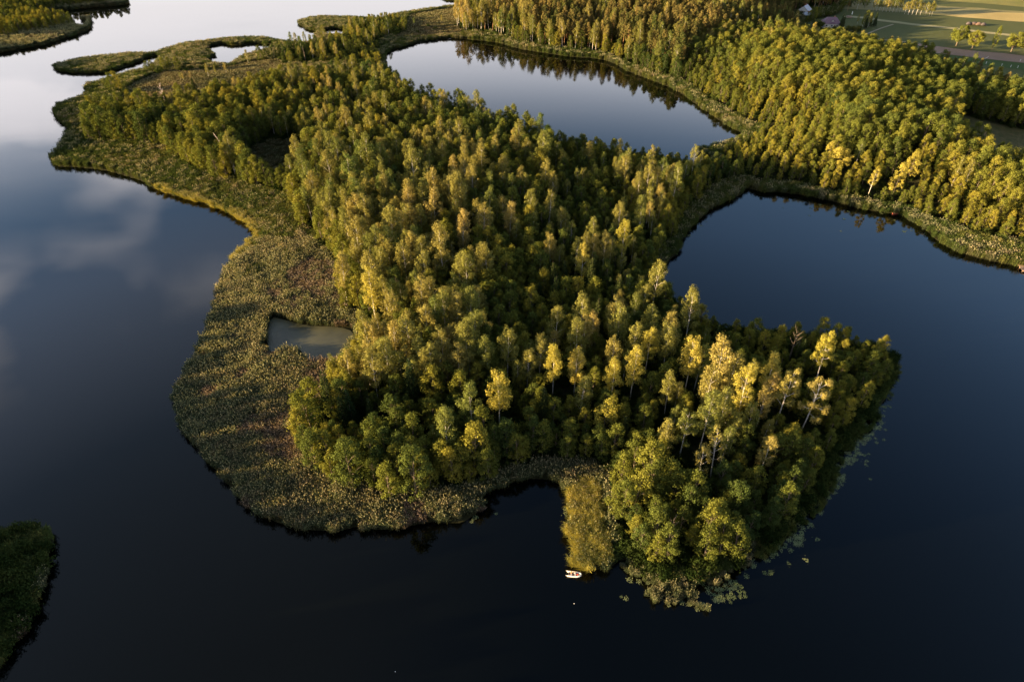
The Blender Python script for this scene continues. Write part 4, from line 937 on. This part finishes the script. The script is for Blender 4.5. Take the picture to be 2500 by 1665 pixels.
gold = inside(GOLD_BED, x, y); se = inside(SE_BED, x, y); bog = ((inside(BOG, x, y) | inside(BOG2, x, y)) & (s > 5)) | inside(P['clear1'], x, y)
nw = inside(P['nw'], x, y); sw = inside(P['sw'], x, y); margin = (px > 1150) & (py < 700) & ~nw; islet = (py < 190) & ~margin & ~nw & ~bog
def bed(name, mask, fams, label, wts=None, hs=(.75, 1.15), cat="reeds"):
    i = np.where(mask)[0]; n = len(i)
    if not n: return
    fam = np.array([[PIDX[k] for k in PKEYS if k.startswith(f)][0] for f in fams]); num = np.array([len([k for k in PKEYS if k.startswith(f)]) for f in fams])
    ch = RG.choice(len(fams), n, p=wts); form = fam[ch] + RG.integers(0, 100, n) % num[ch]
    sc_ = hs[0] + (hs[1] - hs[0]) * (.35 * RG.random(n) + .35 * vnoise(x[i], y[i], 4.0, 6) + .5 * vnoise(x[i] + .6 * y[i], y[i] * .4, 6.0, 16))
    rz = RG.random(n) * 6.28 if 'reedgold_' not in fams else RG.normal(size=n) * .3
    scatter(name, np.stack([x[i], y[i], z[i] - .05], 1), form, rz, np.stack([np.ones(n), np.ones(n), sc_], 1), label, cat)
bed("golden_reed_bed", gold, ['reedgold_'], "golden wind-swept reed spit beside the small boat", None, (.62, 1.15))
bed("bog_meadow", bog & ~gold, ['sedge_'], "low brown-green bog meadow behind the western wood", None, (.6, 1.2), "sedge")
bed("far_reed_bed", nw & ~bog, ['reed_', 'sedge_'], "brown reed bank across the water", [.7, .3])
bed("corner_reed_bed", sw, ['reedgreen_', 'under_'], "dark green reed and bush patch at the lower corner", [.75, .25], (.5, 1.4))
bed("lake_margin_reeds", margin & ~gold & ~se & ~bog, ['reed_', 'reedgreen_'], "narrow reed margins round the upper and dark blue lakes", [.3, .7])
bed("islet_reed_bed", islet & ~gold, ['reedgreen_', 'reed_'], "reed tongue and islet round the bright lagoon", [.55, .45], (.55, .85))
mainbed = ~(gold | bog | nw | sw | margin | islet)
green = mainbed & (py + 130 * (vnoise(x, y, 9, 41) - .5) + 60 * (RG.random(len(x)) - .5) + .25 * (px - 600) < 640)
rim = mainbed & (s < 3.2 + 2 * (vnoise(x, y, 4, 44) - .5)) & (px > 380) & (px < 640) & (py > 455) & (py < 640)
mainbed &= ~rim; green &= ~rim
bed("sunlit_reed_rim", rim, ['reedgold_', 'reedgreen_'], "reed rim coloured golden as if sunlit along the curve of the western shore", [.75, .25], (.6, .95))  # golden forms put the sunlight on this shore edge into its colour
bed("western_reed_bed", green, ['reedgreen_', 'reed_'], "green reed strip along the western shore", [.78, .22])
BROWN = GP([(700,640),(790,630),(840,680),(850,790),(780,775),(700,760),(660,720),(680,680)])
br_ = inside(BROWN, x + 14 * (vnoise(x, y, 8, 42) - .5) + 3 * RG.normal(size=len(x)), y + 18 * (vnoise(x, y, 8, 43) - .5) + 3 * RG.normal(size=len(x))) | ((vnoise(x, y, 16, 31) > .70) & (px > 640) & (py > 880)) | ((vnoise(x, y, 7, 32) > .82) & (py > 700))
br_ &= mainbed & ~green & (px < 1300)
east_ = mainbed & (px > 1500)
bed("brown_reed_bed", br_, ['reedbrown_', 'reed_'], "mauve-brown reed patches behind and below the murky pond", [.8, .2], (.6, 1.0))
bed("shaded_reed_fringe", east_, ['reedgreen_', 'under_'], "dark green reed and bush fringe round the southern point", [.6, .4], (.5, 1.0))
bed("great_reed_bed", mainbed & ~green & ~br_ & ~east_, ['reed_'], "great grey-green reed bed with buff plumes round the pond", None, (.65, 1.2))
# reeds and lilies standing in the water round the southern point
a = hexgrid(SE_BED, .85, .48); a = a[inside(SE_BED, a[:, 0], a[:, 1])]; sd_ = land_sd(a[:, 0], a[:, 1]); px, py, dd = to_px(a[:, 0], a[:, 1], np.zeros(len(a)))
nz = vnoise(a[:, 0], a[:, 1], 2.6, 11) * .6 + vnoise(a[:, 0], a[:, 1], 1.1, 12) * .4; out = np.clip(-sd_ / 7, 0, 1)
rd = (sd_ < 1.5) & (nz > .42 + .24 * out) & ((px < 1730) | (sd_ > -2.2)); b_ = a[rd]; n = len(b_)
scatter("emergent_reeds", np.stack([b_[:, 0], b_[:, 1], np.full(n, -.2)], 1), [PIDX[("reed_%02d" if q_ < 1840 else "reedgreen_%02d") % i] for i, q_ in zip(RG.integers(0, 3, n), px[rd])], RG.random(n) * 6.28, np.stack([np.full(n, .45), np.full(n, .45), .30 + .50 * RG.random(n)], 1), "broken buff reed clumps standing in the water off the southern tip", "reeds")
ll = (sd_ < -.3) & (nz > .34 + .22 * out) & ~rd & ((px > 1600) | (RG.random(len(px)) < .3)); b_ = a[ll]
ex = []
for px0, py0, r0, n0 in [(1165,1264,1.0,3),(1212,1246,.5,1),(1530,1463,.8,2),(1955,1312,3.5,16),(1908,1345,2.5,10),(1670,570,4,5),(1640,620,3,5),(1700,535,3,4),(1950,492,6,4),(2040,505,6,4),(2150,535,8,8),(2230,560,5,5),
                         (2090,1120,3,12),(2130,1060,3,10),(1393,1255,1.4,4),(1384,1282,1,2)]:
    cx, cy = G(px0, py0)
    for _ in range(n0): ex.append((cx + RG.normal() * r0, cy + RG.normal() * r0 * .8))
b_ = np.concatenate([b_, np.array(ex)]); n = len(b_)
b_ = b_[land_sd(b_[:, 0], b_[:, 1]) < -.1]; n = len(b_)
scatter("lily_pads", np.stack([b_[:, 0], b_[:, 1], np.full(n, .01)], 1), [PIDX["lily_%02d" % i] for i in RG.integers(0, 3, n)], RG.random(n) * 6.28, .20 + .24 * RG.random(n), "grey-green lily pads floating round the southern point and lake edges", "lily pads")

# ------------------------------------------------------------------ farm
Mwall = plain("white plaster", (0.72, 0.71, 0.66), .9, .08); Mroof = plain("mauve roof tiles", (0.20, 0.12, 0.15), .8, .15, 3); Mgrey = plain("grey sheet roof", (0.34, 0.36, 0.40), .6, .12, 2)
Mglass = plain("dark window glass", (0.03, 0.035, 0.045), .1, .1); Mwood = plain("weathered wood", (0.30, 0.21, 0.15), .85, .3, 5); Mbrick = plain("chimney brick", (0.30, 0.13, 0.09), .9, .2, 8)
def house(name, px, py, w, d, wall_h, roof_h, rz, rmat, label, hip=0.0, dormer=False):
    x, y = G(px, py, FIELD_Z); r = empty(name, (x, y, FIELD_Z), rz); tag(r, label, "house" if w > 7 else "outbuilding")
    b = MB(); b.box((0, 0, wall_h / 2), (w, d, wall_h))
    for sx_ in (-1, 1):
        if hip == 0: b.add([(sx_ * w / 2, -d / 2, wall_h), (sx_ * w / 2, d / 2, wall_h), (sx_ * w / 2, 0, wall_h + roof_h)], [(0, 1, 2) if sx_ > 0 else (2, 1, 0)])
    link("wall", b.mesh("wall", [Mwall]), r)
    o = .45; rf = MB(); e = w / 2 + o; f = d / 2 + o; hz = wall_h - .1; top = wall_h + roof_h + .12; k = e - hip
    v = [(-e, -f, hz), (e, -f, hz), (e, f, hz), (-e, f, hz), (-k, 0, top), (k, 0, top)]; v2 = [(a, b_, c - .14) for a, b_, c in v]
    rf.add(v + v2, [(0, 1, 5, 4), (2, 3, 4, 5), (3, 0, 4), (1, 2, 5), (0, 6, 7, 1), (1, 7, 8, 2), (2, 8, 9, 3), (3, 9, 6, 0), (7, 6, 10, 11), (9, 8, 11, 10), (6, 9, 10), (8, 7, 11)] if hip else
           [(0, 1, 5, 4), (2, 3, 4, 5), (0, 6, 7, 1), (2, 8, 9, 3), (7, 6, 10, 11), (9, 8, 11, 10), (0, 4, 10, 6), (4, 3, 9, 10), (1, 7, 11, 5), (5, 11, 8, 2)])
    roof = link("roof", rf.mesh("roof", [rmat]), r)
    ch = MB(); ch.box((w * .15, .3, top + .2), (.6, .6, 1.1)); link("chimney", ch.mesh("chimney", [Mbrick]), roof)
    for sx_ in ((-.32, 0, .32) if w > 7 else (0,)):
        f_ = MB(); f_.box((sx_ * w, -d / 2 - .03, wall_h * .55), (1.15, .06, 1.15)); fr = link("window", f_.mesh("window", [Mwall]), r)
        g = MB(); g.box((sx_ * w, -d / 2 - .07, wall_h * .55), (.95, .03, .95)); link("pane", g.mesh("pane", [Mglass]), fr)
    dr = MB(); dr.box((w * .16, -d / 2 - .04, 1.0), (.9, .07, 2.0)); link("door", dr.mesh("door", [Mwood]), r)
    if dormer:
        dm = MB(); cx = w * .02; yy_ = -d * .36; zb = wall_h + .35; hw = 1.5; tp = zb + 1.6
        dm.add([(cx - hw, yy_, zb), (cx + hw, yy_, zb), (cx, yy_, tp), (cx - hw, 0, zb), (cx + hw, 0, zb), (cx, 0, tp)], [(0, 1, 2), (5, 4, 3), (0, 3, 4, 1)])
        dd_ = link("dormer", dm.mesh("dormer", [Mwall]), r)
        d2 = MB(); d2.add([(cx - hw - .2, yy_ - .2, zb - .08), (cx, yy_ - .2, tp + .1), (cx + hw + .2, yy_ - .2, zb - .08), (cx - hw - .2, .2, zb - .08), (cx, .2, tp + .1), (cx + hw + .2, .2, zb - .08)], [(0, 1, 4, 3), (1, 2, 5, 4)])
        link("dormer_roof", d2.mesh("dormer_roof", [rmat]), dd_)
    return r
house("farmhouse", 2026, 66, 10.0, 7.5, 2.7, 2.9, -.15, Mroof, "farmhouse with mauve hipped roof and a white dormer gable among garden trees", 2.6, True)
house("barn", 1962, 36, 6.2, 6.5, 3.0, 2.6, .9, Mgrey, "barn with a pale grey roof half hidden by trees")
house("shed", 1968, 45, 4.6, 4.0, 2.3, 1.2, .2, Mgrey, "small pale-roofed shed in front of the grey barn")
# little blue-grey car in the yard
x, y = G(2011, 69, FIELD_Z); Mcar = plain("blue grey paint", (0.32, 0.36, 0.46), .35, .04); Mtyre = plain("tyre rubber", (0.02, 0.02, 0.02), .9)
r = empty("parked_car", (x, y, FIELD_Z), .3); tag(r, "blue-grey car parked in the farmyard", "car")
b = MB(); b.box((0, 0, .62), (3.9, 1.65, .55), taper=.96); link("body", b.mesh("body", [Mcar]), r)
b = MB(); b.box((-.15, 0, 1.15), (2.1, 1.45, .5), taper=.78); link("cabin", b.mesh("cabin", [Mglass]), r); b = MB(); b.box((-.15, 0, 1.415), (1.6, 1.15, .04)); link("roof", b.mesh("roof", [Mcar]), r)
for a in (-1.2, 1.25):
    for c in (-.78, .78):
        b = MB(); b.tube([(a, c - .09, .32), (a, c + .09, .32)], [.32, .32], 12); link("wheel", b.mesh("wheel", [Mtyre]), r)
# posts, wood piles
Mwhite = plain("white painted wood", (0.75, 0.74, 0.70), .7, .05); Mdark = plain("dark tarpaulin", (0.055, 0.045, 0.05), .8, .3, 3)
for i, (a, b_, lab) in enumerate([(2304,141,"white marker post alone near the wood, below the ploughed strip"),(2407,157,"white marker post, first of the line in the mown strip"),(2425,160,"white marker post, second of the line in the mown strip"),(2445,162,"white marker post, third of the line in the mown strip"),
      (2467,165,"white marker post, fourth of the line in the mown strip"),(2484,167,"white marker post, last of the line in the mown strip"),(2490,151,"white marker post standing in the ploughed strip")]):
    x, y = G(a, b_, FIELD_Z); r = empty("marker_post", (x, y, FIELD_Z)); tag(r, lab, "post", "white posts in the field")
    b = MB(); b.tube([(0, 0, 0), (0, 0, 1.0)], [.09, .08], 6); link("pole", b.mesh("pole", [Mwhite]), r); b = MB(); b.box((0, 0, 1.08), (.34, .34, .16), taper=.6); link("cap", b.mesh("cap", [Mwhite]), r)
r = empty("wire_fence", (*G(2391, 153, FIELD_Z), FIELD_Z)); tag(r, "short line of white fence stakes joining the mown strip to the ploughed strip", "fence")
x0, y0 = G(2391, 153, FIELD_Z)
tops = []
for k in range(7):
    x, y = G(2391 + 20 * k / 6, 153 - 11 * k / 6, FIELD_Z); b = MB(); b.tube([(x - x0, y - y0, 0), (x - x0, y - y0, .9)], [.07, .06], 5); link("post", b.mesh("post", [Mwhite]), r); tops.append((x - x0, y - y0, .8))
b = MB(); b.tube(tops, [.012] * 7, 4); link("wire", b.mesh("wire", [Mdark]), r)
Mheap = plain("old hay", (0.10, 0.065, 0.055), .9, .3, 3)
for k, (a, b_, w, lab) in enumerate([(2364,62,3.0,"dark covered hay heap, first of four in the meadow"),(2377,62,4.2,"brownish covered hay heap, second of four in the meadow"),(2389,63,4.0,"greyish covered hay heap, third of four in the meadow"),(2400,64,3.2,"dark covered hay heap, last of four in the meadow")]):
    x, y = G(a, b_, FIELD_Z); r = empty("hay_heap", (x, y, FIELD_Z), -.1); tag(r, lab, "hay heap", "covered hay heaps in the meadow")
    me = MB(); pts = [(-w / 2, 0, .45), (-w * .3, 0, .8), (0, .1, .95), (w * .3, 0, .8), (w / 2, 0, .45)]; me.tube(pts, [.35, .85, 1.0, .85, .35], 9); link("heap", me.mesh("heap", [Mheap if k in (1, 2) else Mdark], True), r)
    me = MB(); me.tube([(a_, b2, c_ + .16) for a_, b2, c_ in pts[1:4]], [.78, .9, .78], 9); link("tarpaulin", me.mesh("tarpaulin", [Mdark if k != 2 else Mheap], True), r)
for k, (a, b_, lab) in enumerate([(2068, 44, "stack of firewood beside the farm track"), (2076, 45, "lower stack of firewood beside the farm track")]):
    x, y = G(a, b_, FIELD_Z); b = MB()
    for i in range(6):
        for j in range(3 - (i == 5) - k): b.tube([(i * .42 + .2 * (j % 2), -.9, .2 + j * .36), (i * .42 + .2 * (j % 2), .9, .2 + j * .36)], [.2, .2], 7)
    o = link("firewood_stack", b.mesh("firewood_stack", [Mwood])); o.location = (x, y, FIELD_Z); o.rotation_euler = (0, 0, .3 + k); tag(o, lab, "wood pile")
x, y = G(2080, 36, FIELD_Z); r = empty("water_pump", (x, y, FIELD_Z)); tag(r, "white hand pump standing by the farm track", "pump")
b = MB(); b.tube([(0, 0, 0), (0, 0, 1.2), (0, 0, 1.9)], [.28, .24, .14], 8); link("body", b.mesh("body", [Mwhite]), r); b = MB(); b.tube([(0, 0, 1.7), (.5, 0, 1.5), (.8, 0, 1.0)], [.05, .05, .04], 5); link("handle", b.mesh("handle", [Mdark]), r)

# ------------------------------------------------------------------ jetty and rowing boat on the dark blue lake
x, y = G(2503, 655, .6); jr = empty("wooden_jetty", (x, y, 0), R(-12)); tag(jr, "wooden bathing jetty at the edge of the reeds", "jetty")
dk = MB()
for i in range(12): dk.box((-1.35 + i * .245 * 1.0, 0.8, .62), (.225, 5.2, .06))
link("deck", dk.mesh("deck", [Mwood]), jr); b = MB(); b.box((0, -1.83, .52), (3.0, .08, .22)); link("fascia", b.mesh("fascia", [plain("pale pine board", (0.50, 0.33, 0.20), .8, .15)]), jr)
for a in (-1.3, 1.3):
    for c in (-1.7, .6, 2.9): b = MB(); b.tube([(a, c, -1.5), (a, c, .58)], [.09, .09], 7); link("post", b.mesh("post", [Mwood]), jr)
def on_jetty(a, c): v = Matrix.Rotation(R(-12), 3, 'Z') @ Vector((a, c, 0)); return (x + v.x, y + v.y, .65)
for nm, a, c, mt, lab, rr, hh_ in (("black_tub", -.8, -.9, Mdark, "round black tub on the jetty corner", .34, .3), ("white_bucket", -.35, -1.35, Mwhite, "white bucket at the front of the jetty", .17, .3), ("white_bucket", .15, -1.45, Mwhite, "white bucket nearest the edge of the view on the jetty", .17, .3)):
    b = MB(); b.tube([(0, 0, 0), (0, 0, hh_)], [rr * .85, rr], 12, cap=False); b.tube([(0, 0, .02), (0, 0, .03)], [rr * .85, rr * .85], 12); o = link(nm, b.mesh(nm, [mt])); o.location = on_jetty(a, c)
    tag(o, lab, "tub" if 'tub' in nm else "bucket")
def rowboat(px, py, rz, L, W, m1, label, name):
    x, y = G(px, py); r = empty(name, (x, y, .02), rz); tag(r, label, "boat"); v = []; n = 12; f = []
    for i in range(n + 1):
        t = i / n; hw = W / 2 * (1 - max(0, (t - .45) / .55) ** 2.2) * (.82 + .18 * min(1, t * 4)) + .01; X = (t - .5) * L; sh = .42 + .16 * t * t
        v += [(X, -hw, sh), (X, -hw * .75, .0), (X, 0, -.08), (X, hw * .75, .0), (X, hw, sh)]
    for i in range(n):
        for k in range(4): f.append((i * 5 + k, i * 5 + k + 1, i * 5 + k + 6, i * 5 + k + 5))
    f.append((0, 1, 2, 3, 4)); me = MB(); me.add(v, f); h_ = link("hull", me.mesh("hull", [m1]), r)
    sol = h_.modifiers.new("thickness", 'SOLIDIFY'); sol.thickness = .04
    for X in (-.25 * L, .1 * L): b = MB(); b.box((X, 0, .30), (.26, W * .86, .04)); link("seat", b.mesh("seat", [Mwood]), r)
    return r
rowboat(2189, 522, .3, 3.4, 1.2, plain("faded red paint", (0.28, 0.07, 0.05), .6, .15), "faded red rowing boat pulled into the reeds of the dark blue lake", "rowing_boat")

# ------------------------------------------------------------------ inflatable dinghy with two people
a = Vector(G(1387, 1399.5, .3)); b_ = Vector(G(1421, 1402.5, .3)); ang = math.atan2(b_.y - a.y, b_.x - a.x); mid = (a + b_) / 2
BX, BY = mid.x, mid.y
Mtube = plain("white hypalon", (0.80, 0.79, 0.76), .45, .03); Mfloor = plain("grey boat floor", (0.22, 0.23, 0.26), .7, .1); Mred = plain("red nylon", (0.55, 0.05, 0.03), .7, .1)
dinghy = empty("inflatable_dinghy", (BX, BY, 0), ang); tag(dinghy, "small white inflatable dinghy carrying two people off the golden reeds", "boat")
L = 3.1
path = [(-L / 2 - .45, .60, .30), (-L / 2 - .15, .60, .30), (-L * .2, .62, .28), (L * .12, .62, .29), (L * .32, .50, .33), (L * .44, .26, .38), (L * .48, 0, .40), (L * .44, -.26, .38), (L * .32, -.50, .33), (L * .12, -.62, .29), (-L * .2, -.62, .28), (-L / 2 - .15, -.60, .30), (-L / 2 - .45, -.60, .30)]
b = MB(); b.tube(path, [.06] + [.20] * 11 + [.06], 12); link("tube", b.mesh("tube", [Mtube], True), dinghy)
b = MB(); b.add([(-L / 2, -.5, .10), (L * .25, -.5, .10), (L * .42, 0, .16), (L * .25, .5, .10), (-L / 2, .5, .10), (-L / 2, -.5, .04), (L * .25, -.5, .04), (L * .42, 0, .08), (L * .25, .5, .04), (-L / 2, .5, .04)],
              [(0, 1, 2, 3, 4), (9, 8, 7, 6, 5)] + [(k + 5, (k + 1) % 5 + 5, (k + 1) % 5, k) for k in range(5)]); link("floor", b.mesh("floor", [Mfloor]), dinghy)
b = MB(); b.box((-L / 2 + .02, 0, .32), (.05, .84, .42)); link("transom", b.mesh("transom", [Mwood]), dinghy)
for X in (-.98, .02): b = MB(); b.box((X, 0, .42), (.24, .92, .05)); link("seat", b.mesh("seat", [Mwhite]), dinghy)
K = .80; dinghy.scale = (K, K, K)
def world_pt(X, Y, Z):
    X *= K; Y *= K; Z *= K
    return (BX + X * math.cos(ang) - Y * math.sin(ang), BY + X * math.sin(ang) + Y * math.cos(ang), Z)
for s_, lab in ((1, "wooden oar resting on the far side of the dinghy"), (-1, "wooden oar resting on the near side of the dinghy")):
    b = MB(); b.tube([(-1.75, 0, 0), (-.5, 0, .02), (.05, 0, .05)], [.022, .022, .02], 6); o = link("oar", None) if False else None
    r = empty("oar", world_pt(-.1, s_ * .66, .52), ang); r.scale = (K, K, K); tag(r, lab, "oar", "oars of the dinghy")
    link("shaft", b.mesh("shaft", [Mwood], True), r); b = MB(); b.box((-1.95, 0, 0), (.5, .15, .02)); link("blade", b.mesh("blade", [Mwhite]), r)
b = MB(); b.tube([(-.16, 0, .12), (0, 0, .22), (.17, 0, .12)], [.10, .17, .09], 8); o = link("red_bag", b.mesh("red_bag", [Mred], True)); o.location = world_pt(.62, -.05, .10); o.rotation_euler = (0, 0, ang + .5); tag(o, "red bag lying in the bow of the dinghy", "bag")
Mskin = plain("skin", (0.48, 0.28, 0.19), .6, .05); Mhair = plain("brown hair", (0.10, 0.055, 0.03), .7, .2)
def person(X, Y, face, shirt, trousers, label, hand):
    """seated figure grown over a skeleton; hips on the seat, feet on the floor, hands forward"""
    J = {'pel': (0, 0, .10), 'bel': (.01, 0, .25), 'che': (.03, 0, .45), 'nek': (.05, 0, .58), 'hed': (.08, 0, .72), 'top': (.09, 0, .83),
         'hl': (.06, .10, .08), 'kl': (.44, .14, .16), 'al': (.50, .15, -.26), 'tl': (.66, .16, -.29), 'hr': (.06, -.10, .08), 'kr': (.44, -.14, .16), 'ar': (.50, -.15, -.26), 'tr': (.66, -.16, -.29),
         'sl': (.03, .18, .50), 'el': (.12, .26, .26), 'wl': (.34, hand + .16, .24), 'sr': (.03, -.18, .50), 'er': (.12, -.26, .26), 'wr': (.34, hand - .16, .24), 'pl': (.42, hand + .14, .24), 'pr': (.42, hand - .14, .24), 'nose': (.19, 0, .71)}
    rad = dict(pel=.15, bel=.14, che=.155, nek=.06, hed=.095, top=.075, hl=.10, kl=.065, al=.045, tl=.04, hr=.10, kr=.065, ar=.045, tr=.04, sl=.07, el=.045, wl=.032, sr=.07, er=.045, wr=.032, pl=.035, pr=.035, nose=.018)
    E_ = [('pel', 'bel'), ('bel', 'che'), ('che', 'nek'), ('nek', 'hed'), ('hed', 'top'), ('hed', 'nose'), ('pel', 'hl'), ('hl', 'kl'), ('kl', 'al'), ('al', 'tl'), ('pel', 'hr'), ('hr', 'kr'), ('kr', 'ar'), ('ar', 'tr'), ('che', 'sl'), ('sl', 'el'), ('el', 'wl'), ('wl', 'pl'), ('che', 'sr'), ('sr', 'er'), ('er', 'wr'), ('wr', 'pr')]
    for sd, w in (('l', 'pl'), ('r', 'pr')):
        bx_, by_, bz_ = J[w]
        for k in range(4):
            J['f' + sd + str(k)] = (bx_ + .055 + .012 * (k in (1, 2)), by_ + (k - 1.5) * .022, bz_ - .03); rad['f' + sd + str(k)] = .009; E_.append((w, 'f' + sd + str(k)))
        J['t' + sd + 'h'] = (bx_ + .02, by_ + (-.045 if sd == 'l' else .045), bz_ + .01); rad['t' + sd + 'h'] = .010; E_.append((w, 't' + sd + 'h'))
    keys = list(J); me = bpy.data.meshes.new("person"); me.from_pydata([J[k] for k in keys], [(keys.index(p_), keys.index(q_)) for p_, q_ in E_], [])
    tmp = bpy.data.objects.new("tmp", me); COL.objects.link(tmp); sk = tmp.modifiers.new("skin", 'SKIN')
    for i, k in enumerate(keys): me.skin_vertices[0].data[i].radius = (rad[k], rad[k])
    me.skin_vertices[0].data[0].use_root = True; sb = tmp.modifiers.new("sub", 'SUBSURF'); sb.levels = 1
    bpy.context.view_layer.update(); dg = bpy.context.evaluated_depsgraph_get(); res = bpy.data.meshes.new_from_object(tmp.evaluated_get(dg)); bpy.data.objects.remove(tmp)
    res.name = "person"; res.materials.clear()
    for q_ in (Mskin, shirt, trousers): res.materials.append(q_)
    for po in res.polygons:
        c = po.center; po.use_smooth = True
        po.material_index = 0 if (c.z > .56 or c.x > .30 and c.z > .19 and abs(c.y) < .5 and c.z < .30 and abs(c.y - hand) < .27 and c.z > .205) else (2 if c.z < .19 or (c.x > .12 and c.z < .22) else 1)
    o = link("person", res); o.location = world_pt(X, Y, .46); o.rotation_euler = (0, 0, ang + face); o.scale = (K, K, K); tag(o, label, "person")
    hb = bmesh.new(); bmesh.ops.create_icosphere(hb, subdivisions=2, radius=.115)
    for v_ in list(hb.verts):
        if v_.co.z < -.02 and v_.co.x > -.03: v_.co.z = -.02
    hm = bpy.data.meshes.new("hair"); hb.to_mesh(hm); hb.free(); hm.materials.append(Mhair); ho = link("hair", hm, o); ho.location = (.065, 0, .785)
    return o
person(-1.0, .06, .15, plain("orange jacket", (0.75, 0.32, 0.12), .8, .1), plain("dark trousers", (0.05, 0.05, 0.07), .9, .1), "person in an orange jacket sitting at the stern of the dinghy", .0)
person(.0, .14, math.pi - .2, plain("white shirt", (0.82, 0.81, 0.78), .8, .03), plain("rust shorts", (0.30, 0.10, 0.06), .9, .1), "person in a white shirt sitting in the middle of the dinghy", -.02)
# small floating bottle-like buoy far out on the water
for k, (a, b_, lab) in enumerate([(1402, 1473, "small pale float on the open water below the dinghy"), (965, 1639, "tiny pale float near the bottom of the view")]):
    x, y = G(a, b_); r = MB(); r.tube([(-.10, 0, .03), (0, 0, .04), (.10, 0, .03)], [.02, .06, .02], 7); o = link("fishing_float", r.mesh("fishing_float", [Mtube], True)); o.location = (x, y, 0); tag(o, lab, "float")
print("trees", len(T), "objects", len(COL.objects))
